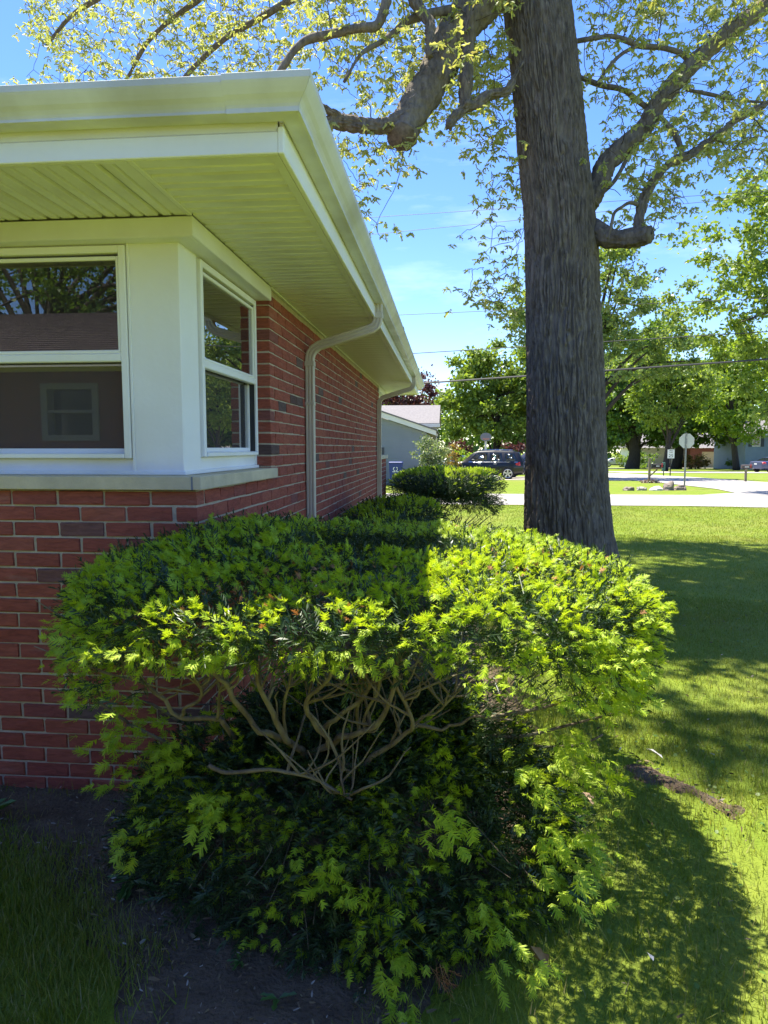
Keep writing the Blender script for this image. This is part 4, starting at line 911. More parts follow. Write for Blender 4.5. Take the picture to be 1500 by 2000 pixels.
for p, d, view in ends:
    for c in range(3 if view else 6):
        q = p + rng.normal(0, .12 if view else .28, 3) + np.array([0, 0, -.02]); n = int(rng.integers(5, 9)) if view else 4
        a0_ = rng.uniform(0, 2 * PI)
        for i in range(n):
            if view: P.append(q + rng.normal(0, .008, 3)); aa = a0_ + i * 2 * PI / n + rng.normal(0, .3); D.append(np.array([math.cos(aa), math.sin(aa), -.75 + rng.normal(0, .45)]))
            else: P.append(q + rng.normal(0, .08, 3)); D.append(rng.normal(0, 1, 3) + np.array([0, 0, -.2]))
        if view and rng.uniform() < .7: PC += [q + rng.normal(0, .02, 3)]
P, D = np.array(P), unit(np.array(D)); wh = rng.integers(0, 3, len(P)); big = np.where(proj(P)[:, 1] < -60, 2.1, 1.08)
inview = proj(P)[:, 1] > -60
m = ~inview; lv.add(*scatter(np.array([(0, 0, 0), (.05, .01, .085), (0, -.02, .17), (-.05, .01, .085)], float), [np.array([[0, 1, 2, 3]])], P[m], frames(D[m]), rng.uniform(.8, 1.3, m.sum())))
for k in range(3): m = (wh == k) & inview; lv.add(*scatter(*OL[k], P[m], frames(D[m]), rng.uniform(.6, 1.02, m.sum()) * big[m]))
tag(obj('foliage', lv.mesh('foliage', OFF[oak]), M['oak_leaf'], oak), kind='stuff')
PC = np.array(PC); ck.add(*scatter(*CK, PC, frames(np.array([0, 0, -1.0]) + rng.normal(0, .2, PC.shape)), rng.uniform(.7, 1.4, len(PC))))
tag(obj('catkins', ck.mesh('catkins', OFF[oak]), M['catkin'], oak), kind='stuff')

# ------------------------------------------------------------------ grass and litter
M['grass'] = leaf_mat('grass blades', [(.11, .18, .014), (.145, .215, .018), (.185, .25, .022), (.125, .195, .016), (.23, .275, .03), (.155, .225, .02), (.40, .35, .17)], .38, (1.4, 1.3, .45), .5, .35, patch=((.27, .25, .08), 1.1, .4))
def blades(n, x0, x1, y0, y1, h, wd_, seg, dens=None):
    P = np.c_[rng.uniform(x0, x1, n), rng.uniform(y0, y1, n)]; pr = proj(np.c_[P, np.zeros(n)]); k = (pr[:, 2] < .05) | ((pr[:, 0] > -900) & (pr[:, 0] < 2300) & (pr[:, 1] < 3400))
    P = P[k]; d = polydist(P, bed_poly) * np.where(inpoly(P, bed_poly), 1, -1); P3 = np.c_[P, 0 * P[:, :1]]
    k = d + (vnoise(P3, 5, 1) - .5) * .14 + (vnoise(P3, 1.7, 7) - .5) * .16 + rng.normal(0, .075, len(P)) < .0
    for sp in (strip_a, strip_b): k &= ~(inpoly(P, sp) & (rng.uniform(0, 1, len(P)) < .38))
    k &= ~((P[:, 0] < XW) & (P[:, 1] > YW - .02)); P = P[k]; P3 = P3[k]
    thin = vnoise(P3, 2.1, 91); k = rng.uniform(0, 1, len(P)) < np.clip(.25 + thin * 1.5, .3, 1); P, P3 = P[k], P3[k]; n = len(P); dd = polydist(P, bed_poly) * np.where(inpoly(P, bed_poly), 1, -1)
    a = rng.uniform(0, 2 * PI, n); lean = rng.uniform(.1, .9, n); hh = h * rng.uniform(.5, 1.35, n) * (.75 + .6 * vnoise(P3, 3.5, 92)); ww = wd_ * rng.uniform(.7, 1.3, n)
    ux, uy = np.cos(a), np.sin(a); vx, vy = np.cos(a + rng.normal(PI / 2, .5, n)), np.sin(a + rng.normal(PI / 2, .5, n)); z0 = gz(P[:, 0], P[:, 1]) - .004 + np.where(dd > -.27, .018, 0)
    def pt(t, sd_): return np.stack([P[:, 0] + vx * lean * hh * t * t * .9 + ux * ww * sd_, P[:, 1] + vy * lean * hh * t * t * .9 + uy * ww * sd_, z0 + hh * t * (1 - .25 * lean * t)], -1)
    if seg == 2: V = np.stack([pt(0, -1), pt(0, 1), pt(.55, .8), pt(.55, -.8), pt(1, 0)], 1); i = np.arange(n)[:, None] * 5; return V.reshape(-1, 3), [i + np.array([[0, 1, 2, 3]]), i + np.array([[3, 2, 4]])]
    V = np.stack([pt(0, -1), pt(0, 1), pt(1, 0)], 1); i = np.arange(n)[:, None] * 3; return V.reshape(-1, 3), [i + np.array([[0, 1, 2]])]
g = BM()
g.add(*blades(125000, -3.2, 3.6, .9, 4.2, .050, .0018, 1)); g.add(*blades(100000, .3, 5.5, 3.6, 7.5, .036, .0020, 1)); g.add(*blades(110000, .2, 8.5, 6.5, 13, .030, .0030, 1)); g.add(*blades(70000, -.2, 12, 12, 19.5, .034, .0055, 1))
g.add(*blades(120000, -3.6, -.5, 1.0, 2.75, .045, .0022, 1))
gr = obj('grass', g.mesh('grass'), M['grass']); tag(gr, kind='stuff')
# crumbs of bark, needles and chips on the soil
M['chips'] = leaf_mat('litter', [(.05, .038, .028), (.09, .07, .045), (.24, .19, .10), (.14, .10, .06), (.36, .33, .28), (.06, .045, .03), (.20, .15, .07)], 0, rough=.9, spec=.2)
def litter(n, fn, size):
    P = fn(n); d = np.c_[rng.normal(0, 1, (len(P), 2)), rng.normal(0, .25, len(P))]; T = (np.array([(-.12, 0, 0), (.12, 0, 0), (.16, .03, .5), (.05, .02, 1), (-.1, 0, .6)], float), [np.array([[0, 1, 2, 3, 4]])])
    return scatter(*T, P, frames(d), size * rng.uniform(.3, 1.5, len(P)))
def on_bed(n):
    q = np.c_[rng.uniform(-2.6, 1.0, n), rng.uniform(1.2, 5.0, n)]; q = q[inpoly(q, bed_poly)]; return np.c_[q, np.full(len(q), .042) + rng.uniform(0, .006, len(q))]
def on_strip(n):
    q = np.c_[rng.uniform(.8, 1.8, n), rng.uniform(2.3, 3.7, n)]; q = q[inpoly(q, strip_a) | inpoly(q, strip_b)]; return np.c_[q, np.full(len(q), .034)]
g = BM(); g.add(*litter(12000, on_bed, .015)); g.add(*litter(900, on_bed, .028)); g.add(*litter(2200, on_strip, .022))
tag(obj('soil_litter', g.mesh('soil_litter'), M['chips']), kind='stuff')
# broad-leaved weeds, clippings and fallen bits in the turf
M['clover'] = leaf_mat('clover', [(.09, .17, .02), (.12, .20, .025), (.10, .18, .03)], .35, (1.3, 1.3, .5))
def on_lawn(n, x0, x1, y0, y1):
    q = np.c_[rng.uniform(x0, x1, n), rng.uniform(y0, y1, n)]; q = q[~inpoly(q, bed_poly) & ~((q[:, 0] < XW) & (q[:, 1] > YW))]; return np.c_[q, gz(q[:, 0], q[:, 1])]
cb = BM(); disc = (np.array([(0, 0, 0), (.4, .35, .05), (.32, .8, .1), (0, 1, .06), (-.32, .8, .1), (-.4, .35, .05)], float), [np.array([[0, 1, 2, 3, 4, 5]])])
Q = on_lawn(4500, -2.6, 6.5, 1.6, 9.0); Q = Q[vnoise(Q, 1.9, 95) + rng.normal(0, .05, len(Q)) > .60]; Q[:, 2] += rng.uniform(.012, .04, len(Q))
cb.add(*scatter(*disc, Q, frames(np.c_[rng.normal(0, .35, (len(Q), 2)), np.ones(len(Q))]), rng.uniform(.010, .026, len(Q))))
tag(obj('clover', cb.mesh('clover'), M['clover']), kind='stuff')
g = BM(); g.add(*litter(1500, lambda n: on_lawn(n, -2.6, 5, 1.6, 7) + np.array([0, 0, .03]), .022)); tag(obj('lawn_litter', g.mesh('lawn_litter'), M['chips']), kind='stuff')
M['dry'] = mat('dry oak leaf', (.40, .27, .15), .7, (.28, .17, .09), 30, .3, 60); M['pale'] = mat('bleached petal', (.66, .63, .55), .7, (.5, .47, .4), 30)
def flat_leaf(name, loc, L_, W, lobes, yaw, pitch, m, label, cat, group=None, roll=.3, droop=.35):
    V, F = leaf_template(L_, W, lobes, .25, droop); mb = MB(); mb.add(V, F[0].tolist())
    o = obj(name, mb, m); o.location = loc; o.rotation_euler = (PI / 2 - pitch, roll, yaw); return tag(o, label, cat, group)
p = atY(276, 1232, 1.99); flat_leaf('dry_leaf', p, .085, .012, 2, .3, -1.4, M['dry'], 'curled tan oak leaf hanging in the left of the clipped yew', 'leaf', roll=.2)
p = atY(292, 1202, 2.0); flat_leaf('dry_leaf', p, .075, .016, 2, 1.9, .1, M['pale'], 'pale bleached leaf lying just above the hanging tan leaf', 'leaf')
flat_leaf('dry_leaf', (.26, 1.98, .11), .10, .03, 3, 2.6, -.9, M['dry'], 'brown oak leaf caught at the foot of the yew near the grass', 'leaf', roll=.5)
flat_leaf('dry_leaf', (.435, 1.70, .062), .045, .012, 1, 1.0, .05, M['pale'], 'white oval petal on the grass at the bottom edge', 'leaf')
flat_leaf('dry_leaf', (.51, 1.72, .062), .06, .018, 2, 2.2, .1, M['dry'], 'brown leaf scrap on the grass beside a white petal', 'leaf')
flat_leaf('dry_leaf', (.62, 2.05, .062), .03, .010, 1, .5, .1, M['pale'], 'small white petal alone in the shaded grass', 'leaf')
flat_leaf('dry_leaf', (.62, 3.05, .06), .08, .028, 3, .4, .1, M['dry'], 'tan leaf on the sunlit grass edge right of the yew', 'leaf')
flat_leaf('dry_leaf', (1.03, 3.55, .055), .09, .025, 2, .9, .1, M['pale'], 'grey bleached leaf on the bare strip of soil', 'leaf')
M['weed'] = leaf_mat('weed leaf', [(.06, .14, .03), (.09, .18, .04), (.05, .11, .03)], .3, (1.3, 1.3, .5))
def weed(loc, n, L_, label, up=.5):
    t = thing('weed', loc, label, 'weed'); T = leaf_template(L_, L_ * .2, 2, .3, .3); a = rng.uniform(0, 2 * PI, n); D = np.stack([np.cos(a), np.sin(a), np.full(n, up) + rng.normal(0, .2, n)], -1)
    b = BM(); b.add(*scatter(*T, np.zeros((n, 3)) + np.array(loc), frames(D, np.zeros(n)), rng.uniform(.6, 1.2, n))); obj('leaves', b.mesh('leaves', OFF[t]), M['weed'], t); return t
weed((-1.13, 2.28, .035), 9, .10, 'broad-leaved weed on the soil at the left foot of the yew', .4)
weed((-.62, 1.93, .035), 6, .045, 'small weed seedling alone on the bare soil', .5)
weed((-.47, 1.80, .035), 4, .06, 'three-leaved weed on the bare soil near the bottom edge', .6)
weed((.50, 2.28, .03), 5, .09, 'upright weed in the shaded grass right of the yew', 1.6)
weed((-1.95, 2.62, .03), 12, .16, 'tuft of long weed blades against the brick wall', 1.2)
# ------------------------------------------------------------------ trees and shrubs beyond
def lf(name, cols, trans=.5, tcol=(1.35, 1.3, .45)): return leaf_mat(name, cols, trans, tcol, .42, .4)
M['maple'] = lf('maple leaf', [(.13, .205, .04), (.17, .25, .05), (.21, .29, .06), (.145, .22, .045), (.26, .33, .08)])
M['deep'] = lf('deep green leaf', [(.085, .165, .03), (.12, .205, .04), (.16, .25, .05), (.10, .18, .04)])
M['pale_leaf'] = lf('grey green leaf', [(.15, .23, .07), (.20, .28, .09), (.13, .20, .06), (.26, .31, .11)])
M['yellowish'] = lf('yellow green leaf', [(.18, .29, .035), (.24, .35, .045), (.30, .39, .06), (.16, .26, .035)])
M['purple'] = lf('purple leaf', [(.085, .028, .032), (.12, .045, .045), (.06, .022, .03), (.15, .07, .055)], .3, (1.3, .9, .8))
M['tree_bark'] = mat('dark bark', (.070, .058, .048), .95, (.045, .037, .032), 9, .6, 30, (1, 1, .3), .2)
LT = (np.array([(0, 0, 0), (.32, .05, .38), (.18, -.02, .62), (0, -.10, 1), (-.18, -.02, .62), (-.32, .05, .38)], float), [np.array([[0, 1, 2, 3], [0, 3, 4, 5]])])
LQ = (np.array([(0, 0, 0), (.36, .06, .5), (0, -.08, 1), (-.36, .06, .5)], float), [np.array([[0, 1, 2, 3]])])
def tree(name, base, blobs, n_leaf, size, m, trunk_r, label, cat='tree', group=None, clump=.9, nclump=90, limbs=12, top=None, tmpl=LQ, hang=.35, seedp=0.0, flat=.6, trunk_h=None):
    z0 = float(gz(base[0], base[1])); t = thing(name, (base[0], base[1], z0), label, cat, group); B = np.array(blobs, float); vol = B[:, 3] * B[:, 4] * B[:, 5]; wts = vol ** .75; wts /= wts.sum()
    if n_leaf > 5000 and cat == 'tree' and base[1] > 35: n_leaf = int(n_leaf * 1.7); size *= .74
    pick_ = rng.choice(len(B), nclump, p=wts); d = unit(rng.normal(0, 1, (nclump, 3))); rr = rng.uniform(.35, 1.0, nclump) ** .55
    C = B[pick_, :3] + d * rr[:, None] * B[pick_, 3:6]; C[:, 2] += z0
    k = rng.integers(0, nclump, n_leaf); cs = clump * rng.uniform(.6, 1.3, nclump)
    off = rng.normal(0, 1, (n_leaf, 3)); off = unit(off) * np.abs(rng.normal(.55, .38, (n_leaf, 1))); off[:, 2] *= flat
    P = C[k] + off * cs[k][:, None]; P[:, 2] = np.maximum(P[:, 2], z0 + .05)
    D = off + np.array([0, 0, -hang]) + rng.normal(0, .7, P.shape)
    b = BM(); b.add(*scatter(*tmpl, P, frames(D), size * rng.uniform(.65, 1.35, n_leaf)))
    tag(obj('crown', b.mesh('crown', OFF[t]), m, t), kind='stuff')
    if trunk_r:
        hb = B[:, 2].mean() + z0 if trunk_h is None else z0 + trunk_h; tp = np.array([B[:, 0].mean(), B[:, 1].mean(), hb]); b0 = np.array([base[0], base[1], z0 - .1]); mb = MB()
        p = smooth_path([b0, b0 * .62 + tp * .38 + rng.normal(0, .12, 3) * trunk_r * 4, tp], 6); mb.tube(p, np.linspace(trunk_r * 1.15, trunk_r * .45, len(p)), 10); obj('trunk', mb, M['tree_bark'], t, True)
        if limbs:
            mb = MB()
            for j in rng.choice(nclump, min(limbs, nclump), replace=False):
                a = p[int(rng.integers(len(p) // 3, len(p)))]; e = C[j]; q = smooth_path([a, (a + e) / 2 + np.array([0, 0, .12 * np.linalg.norm(e - a)]) + rng.normal(0, .2, 3), e], 4); mb.tube(q, np.linspace(trunk_r * .38, trunk_r * .06, len(q)), 5)
            obj('limbs', mb, M['tree_bark'], t, True)
    return t
tree('maple_tree', (4.0, 62), [(3.9, 62, 7.4, 4.6, 4, 3.8), (2.6, 61, 4.6, 3.4, 3, 2.6), (5.4, 61, 5.0, 4.2, 3, 3), (4.4, 62, 9.4, 3.0, 2.6, 2.2), (7.6, 62, 7, 3.4, 3, 4), (1.6, 60.5, 6.4, 2.4, 2, 2.6)], 17000, .42, M['maple'], .3, 'round bright green maple behind the parked dark cars', clump=1.05, nclump=120)
tree('purple_tree', (-4.2, 66), [(-4.0, 66, 7.6, 3.3, 3, 2.7), (-5.8, 66, 6.6, 3, 3, 2.4), (-2.4, 66, 6.2, 2, 2, 2.2)], 5200, .34, M['purple'], .3, 'purple leaved tree rising behind the grey sided house', clump=.9, nclump=80)
tree('cottonwood_tree', (9.3, 47), [(8.6, 47, 12.0, 4.6, 4, 3.4), (12.2, 46.5, 10.4, 3.6, 3.4, 3.2), (6.2, 47, 11.6, 3.0, 3, 3.2), (10.6, 47, 8.0, 4.6, 4, 2.4), (9.0, 47, 14.2, 3.4, 3, 1.6), (14.6, 47, 7.6, 1.9, 2, 1.6), (6.0, 47, 8.4, 1.8, 2, 1.8)], 15500, .29, M['pale_leaf'], .42, 'tall airy grey green tree standing behind the oak trunk', clump=.85, nclump=150, limbs=20)
tree('shade_tree', (24.5, 95), [(23.5, 94, 11.0, 6, 5, 6.5), (25, 95, 5.8, 6.4, 5, 2.8), (21.5, 95, 8, 4.4, 4, 6), (24.5, 93, 4.0, 4.6, 3, 1.3)], 13000, .60, M['deep'], .85, 'dark shade tree over the silver car across the side street', clump=1.35, nclump=110)
tree('shade_tree', (30.2, 95), [(30, 95, 9.4, 6.8, 5, 5.0), (31, 94, 5.6, 6.8, 5, 2.4), (28, 95, 14, 6, 5, 5), (34, 95, 6.4, 4.8, 4, 3)], 14000, .60, M['deep'], .62, 'dark shade tree with a forked trunk behind the speed sign', clump=1.35, nclump=120)
tree('light_tree', (23, 76), [(22.6, 76, 7.4, 3.6, 3, 3.2), (25.2, 76, 8.6, 3.0, 3, 2.6), (21.6, 76, 10.4, 2.6, 3, 2.2)], 7500, .44, M['maple'], .3, 'fresh green tree in front of the two dark shade trees', clump=1.1, nclump=80)
tree('yellow_tree', (33.5, 84), [(31.5, 84, 8.0, 4.2, 4, 3.4), (32.0, 84, 12.2, 3.4, 3, 3.2), (35, 84, 12, 4, 4, 4), (29.6, 83, 9.6, 2.6, 2.6, 2.0), (33, 83, 5.2, 3.2, 3, 1.6)], 10000, .52, M['yellowish'], .35, 'yellow green tree between the stop sign and the blue grey house', clump=1.2, nclump=90)
tree('street_maple', (18.2, 29), [(13.6, 28.2, 9.4, 3.2, 3, 2.6), (17.6, 29, 10.4, 4.6, 4, 3.6), (11.0, 28, 9.4, 2.2, 2, 1.8), (10.7, 28, 7.0, 1.8, 2, 1.5), (11.6, 28.2, 5.0, 1.5, 1.6, 1.0), (12.2, 28, 3.4, 1.2, 1.2, .6), (13.4, 28.5, 6.2, 2.3, 2.4, 1.5), (13.0, 28.5, 3.9, 1.5, 1.6, .9), (14.6, 29, 5.0, 2.2, 2.2, 1.6), (13.4, 28.4, 11.8, 2.6, 3, 1.3), (13.2, 28.0, 2.6, .8, 1.0, .35), (17.4, 28.6, 3.2, 2.0, 1.6, .8)], 30000, .19, M['maple'], .34, 'leafy street maple reaching in from the right edge', clump=.62, nclump=300, limbs=40, tmpl=LT, trunk_h=9.5)
tree('purple_shrub', (1.15, 58), [(1.0, 58, 1.9, 1.1, 1, .9)], 700, .22, M['purple'], .06, 'round purple shrub behind the pale green weeping shrub', 'shrub', clump=.4, nclump=24, limbs=0)
tree('purple_shrub', (5.6, 56), [(5.6, 56, 1.7, 1.7, 1.2, .9)], 800, .22, M['purple'], .06, 'wide purple shrub behind the second dark car', 'shrub', clump=.4, nclump=24, limbs=0)
tree('weeping_shrub', (1.5, 52), [(1.5, 52, 1.2, 1.05, 1, .9)], 1300, .17, M['yellowish'], .06, 'pale green mounded shrub behind the hood of the black car', 'shrub', clump=.36, nclump=30, limbs=0, hang=1.2)
M['lilac'] = lf('pale shrub leaf', [(.13, .20, .06), (.19, .25, .09), (.10, .165, .05), (.36, .38, .26), (.15, .22, .07)], .4, (1.25, 1.2, .7))
tree('flowering_shrub', (-.75, 29), [(-.70, 29, 1.55, .74, .7, .66), (-.25, 29, 1.1, .55, .6, .72), (-1.1, 29, 1.75, .38, .4, .3), (-.75, 28.8, .8, .6, .6, .6)], 4200, .085, M['lilac'], .05, 'rounded pale flowering shrub in front of the grey siding', 'shrub', clump=.22, nclump=95, limbs=10)
M['bronze'] = lf('bronze leaf', [(.26, .17, .05), (.20, .16, .05), (.30, .2, .07)])
tree('bronze_shrub', (.20, 31), [(.22, 31, 1.25, .28, .3, .8)], 800, .09, M['bronze'], .03, 'narrow bronze tinted shrub at the right of the flowering shrub', 'shrub', clump=.2, nclump=24, limbs=0)
for x, y, r, h, m_, lb in ((27.2, 100, 2.4, 2.0, 'deep', 'dark hedge mound under the tree beside the silver car'), (37.0, 92, 1.6, 1.4, 'deep', 'dark shrub at the left corner of the blue grey house'), (36.4, 82, 1.9, 1.1, 'yellowish', 'low golden shrub behind the trunk of the parked sedan'), (31.6, 92, 1.3, 1.7, 'bronze', 'tawny ornamental grass mound near the brick porch'), (25.8, 103, 1.5, 2.4, 'maple', 'small bright green bush far between the two shade trees')):
    tree('shrub', (x, y), [(x, y, h * .55, r, r, h * .55)], 900, .26, M[m_], 0, lb, 'shrub', clump=.5, nclump=26)
# woods that close the street off, and the trees on the far side of the lawn behind the camera
wb = [(x, 150 + rng.uniform(0, 30), 6 + rng.uniform(0, 5), 9, 6, 8 + rng.uniform(0, 5)) for x in np.arange(-60, 130, 9)]
B = np.array(wb); n = 18000; k = rng.integers(0, len(B), n); P = B[k, :3] + unit(rng.normal(0, 1, (n, 3))) * rng.uniform(.5, 1.05, (n, 1)) * B[k, 3:6]; P[:, 2] = np.maximum(P[:, 2], .3) - 1.5
b = BM(); b.add(*scatter(*LQ, P, frames(rng.normal(0, 1, P.shape)), rng.uniform(.9, 1.8, n))); tag(obj('woods', b.mesh('woods'), M['deep'], None), kind='stuff')
tree('back_garden_tree', (-12.5, -15), [(-12.5, -15, 6, 4, 3, 3.4), (-9.5, -15, 6, 3.5, 3, 3.2), (-15, -15, 7, 3, 3, 4)], 12000, .13, M['deep'], .3, 'half bare tree mirrored in the front window glass', clump=1.1, nclump=60, limbs=40)
tree('back_garden_tree', (-9.0, -19), [(-8.8, -19, 8.5, 4, 4, 4), (-13, -19, 9, 5, 4, 3)], 8000, .16, M['deep'], .3, 'second half bare tree behind the mirrored shingle roof', clump=1.1, nclump=50, limbs=40)

# ------------------------------------------------------------------ neighbouring houses
M['brickwork'] = mat('far brickwork', (.24, .085, .060), .9, (.15, .06, .05), 5, .3, 40, (1, 1, 3))
M['sid_grey'] = mat('grey lap siding', (.215, .235, .245), .6, (.195, .215, .225), 1.5, .05, 20); M['sid_blue'] = mat('blue grey siding', (.235, .30, .36), .6, (.21, .27, .33), 1.5, .05, 20)
M['offwhite'] = mat('off white paint', (.70, .69, .62), .5, (.64, .63, .56), 2); M['tan_door'] = mat('tan garage door', (.62, .52, .34), .55, (.57, .47, .30), 2); M['far_glass'] = mat('dark far window', (.03, .035, .04), .08, spec=.8)
M['shutter'] = mat('dark shutter', (.05, .055, .065), .6); M['darksid'] = mat('dark brown siding', (.14, .125, .115), .8); M['beige'] = mat('beige siding', (.52, .46, .36), .7)  # darksid is one even dark brown
def lap(mb, x0, x1, y, z0, ztop, pitch, depth=.018):
    """overlapping boards facing -y; ztop(x) lets a gable cut them off"""
    z = z0
    zmax = max(ztop(q) for q in np.linspace(x0, x1, 40))
    while z < zmax - .01:
        z1 = z + pitch; xa, xb = x0, x1
        if ztop(x0) < z1 or ztop(x1) < z1:
            xsn = np.linspace(x0, x1, 60); ok = xsn[np.array([ztop(q) for q in xsn]) >= z1]
            if len(ok) == 0: break
            xa, xb = ok[0], ok[-1]
        mb.add([(xa, y - depth, z), (xb, y - depth, z), (xb, y, z1), (xa, y, z1), (xa, y + .02, z), (xb, y + .02, z), (xb, y + .02, z1), (xa, y + .02, z1)], [[0, 1, 2, 3], [4, 5, 1, 0], [5, 6, 2, 1], [7, 4, 0, 3], [3, 2, 6, 7]]); z = z1
    return mb
# grey sided house with its gable end, up the street on the left
g0 = float(gz(0, 33)); gh = thing('grey_house', (-6, 33, g0), 'grey lap sided house with a gable end and pale trim beyond the brick corner', 'house')
zt_ = lambda x: 2.30 + (-.85 - x) * .333 if x > -6.2 else 2.30 + (-.85 + 6.2) * .333 - (-6.2 - x) * .333
obj('siding', lap(MB(), -11.4, -.98, 33.0, g0 + .25, lambda x: zt_(x) - .05, .172), M['sid_grey'], gh)
obj('gable', MB().prism([(-11.3, 2.2), (-1.0, 2.2), (-1.0, 2.3), (-6.2, 4.07), (-11.3, 2.3)], lambda u, v, d: (u, d, v), 33.0, 33.03), M['sid_grey'], gh)
obj('wall', MB().box(-11.38, -1.0, 33.035, 41, g0 - .2, 2.28).box(-11.38, -1.0, 33.02, 33.2, g0 - .2, g0 + .25), M['sid_grey'], gh)
rk = MB(); th_ = .26
for a, b in ((-.55, -6.2), (-11.9, -6.2)):
    za, zb_ = zt_(a) if a > -6 else 2.30 - .17, zt_(-6.2)
    rk.add([(a, 32.72, za - .02), (b, 32.72, zb_ - .02), (b, 32.72, zb_ + th_), (a, 32.72, za + th_ - .06), (a, 33.0, za - .02), (b, 33.0, zb_ - .02), (b, 33.0, zb_ + th_), (a, 33.0, za + th_ - .06)], [[0, 1, 2, 3], [4, 5, 1, 0], [7, 6, 5, 4], [3, 2, 6, 7]])
obj('rake_board', rk, M['offwhite'], gh)
rf = MB()
for a, b in ((-.50, -6.2), (-11.95, -6.2)):
    za, zb_ = (zt_(a) if a > -6 else 2.12) + .21, zt_(-6.2) + .27
    rf.add([(a, 32.66, za), (b, 32.66, zb_), (b, 41.5, zb_), (a, 41.5, za), (a, 32.66, za + .06), (b, 32.66, zb_ + .06), (b, 41.5, zb_ + .06), (a, 41.5, za + .06)], [[0, 1, 2, 3], [4, 5, 6, 7], [0, 1, 5, 4], [0, 3, 7, 4]])
obj('roof', rf, M['shingle_grey'], gh)
obj('window', MB().box(-4.3, -3.02, 32.96, 33.05, .35, 1.62, .01), M['shutter'], gh)
# its long wing behind: roof plane, pale gutter, dark wall, downspout, lamp
mr = MB(); mr.add([(-14, 40.6, 2.98), (-.50, 40.6, 2.98), (-.50, 45.4, 4.30), (-14, 45.4, 4.30), (-14, 40.6, 3.04), (-.50, 40.6, 3.04), (-.50, 45.4, 4.36), (-14, 45.4, 4.36), (-14, 50.2, 2.98), (-.5, 50.2, 2.98)], [[0, 1, 2, 3], [4, 5, 6, 7], [0, 1, 5, 4], [1, 2, 6, 5], [7, 6, 9, 8]])
obj('roof', mr, M['shingle_grey'], gh)
obj('fascia', MB().box(-14, -.46, 40.5, 40.6, 2.80, 3.0), M['offwhite'], gh); obj('wall', MB().box(-14, -1.25, 41.3, 49.5, g0 - .3, 2.95), M['darksid'], gh)
obj('wall', MB().box(-1.20, -.70, 41.2, 49.4, g0 - .3, 2.79), M['beige'], gh); obj('downspout', MB().box(-1.44, -1.34, 41.19, 41.27, g0 - .2, 2.9, .01), M['offwhite'], gh)
obj('wall_lamp', MB().box(-.66, -.50, 41.0, 41.16, 1.95, 2.02, .01).box(-.64, -.52, 41.02, 41.14, 2.025, 2.25, .02).box(-.695, -.6, 41.05, 41.12, 2.255, 2.29), M['shutter'], gh)
# far porch house with a tan garage door
def fgz(x, y): return float(gz(x, y))
g1 = fgz(35, 106); ph = thing('porch_house', (34, 106, g1), 'far low house with brick porch, white columns and a tan garage door', 'house')
obj('wall', MB().box(28, 35.4, 108.2, 116, g1 - .3, g1 + 3.4), M['offwhite'], ph); obj('gable', MB().box(33.0, 35.3, 107.6, 108.1, g1 + 1.55, g1 + 3.4), mat('pale grey panel', (.52, .55, .56), .7), ph)
obj('brick_front', MB().box(35.45, 37.1, 105.5, 115.9, g1 - .3, g1 + 2.9).box(33.2, 35.4, 107.5, 108.15, g1 - .3, g1 + .62).box(39.35, 40.5, 105.5, 115.9, g1 - .3, g1 + 2.9).box(37.11, 39.34, 105.6, 105.9, g1 + 2.36, g1 + 2.9), M['brickwork'], ph)
for x in (33.3, 34.0, 34.75, 35.3): obj('column', MB().box(x - .09, x + .09, 106.9, 107.08, g1, g1 + 2.3, .02), M['offwhite'], ph)
obj('garage_door', MB().box(37.12, 39.33, 105.75, 105.85, g1, g1 + 2.35).box(37.2, 39.25, 105.72, 105.745, g1 + .55, g1 + .57).box(37.2, 39.25, 105.72, 105.745, g1 + 1.13, g1 + 1.15).box(37.2, 39.25, 105.72, 105.745, g1 + 1.72, g1 + 1.74), M['tan_door'], ph)
obj('downspout', MB().box(40.55, 40.75, 105.4, 105.55, g1, g1 + 2.8), M['offwhite'], ph); obj('wing', MB().box(40.8, 47, 106.2, 115, g1 - .3, g1 + 2.7), M['darksid'], ph)
r3 = MB(); r3.add([(27, 104.6, g1 + 2.92), (48, 104.6, g1 + 2.92), (47, 111, g1 + 5.2), (28, 111, g1 + 5.2), (27, 117, g1 + 2.92), (48, 117, g1 + 2.92)], [[0, 1, 2, 3], [3, 2, 5, 4], [0, 3, 4], [1, 5, 2], [0, 4, 5, 1]]); obj('roof', r3, M['shingle_grey'], ph)
# blue grey house on the right
g2 = fgz(40, 86); bh = thing('blue_house', (41, 88, g2), 'two storey blue grey house behind the parked sedan at the right edge', 'house')
obj('siding', lap(lap(MB(), 36.0, 41.0, 88, g2 + .3, lambda x: g2 + 4.25, .24, .03), 41.0, 50, 87.2, g2 + .3, lambda x: g2 + 4.2, .24, .03), M['sid_blue'], bh)
obj('wall', MB().box(36.02, 50, 88.05, 98, g2 - .3, g2 + 4.3).box(36.02, 50, 88.02, 88.3, g2 - .3, g2 + .3), M['sid_blue'], bh); obj('brick_base', MB().box(39.6, 41.2, 86.9, 87.9, g2 - .2, g2 + 1.9), M['brickwork'], bh)
def fwin(x0, x1, y, z0, z1, par, shut=True, n=2):
    wn = obj('window', MB().box(x0, x1, y - .05, y + .02, z0, z1), M['offwhite'], par); p = MB(); wd_ = (x1 - x0 - .12 * (n + 1)) / n
    for i in range(n):
        a = x0 + .12 + i * (wd_ + .12); p.box(a, a + wd_, y - .07, y - .051, z0 + .12, z1 - .12)
    obj('pane', p, M['far_glass'], wn)
    if shut:
        for a, b in ((x0 - .42, x0 - .02), (x1 + .02, x1 + .42)): obj('shutter', MB().box(a, b, y - .06, y - .005, z0, z1), M['shutter'], wn)
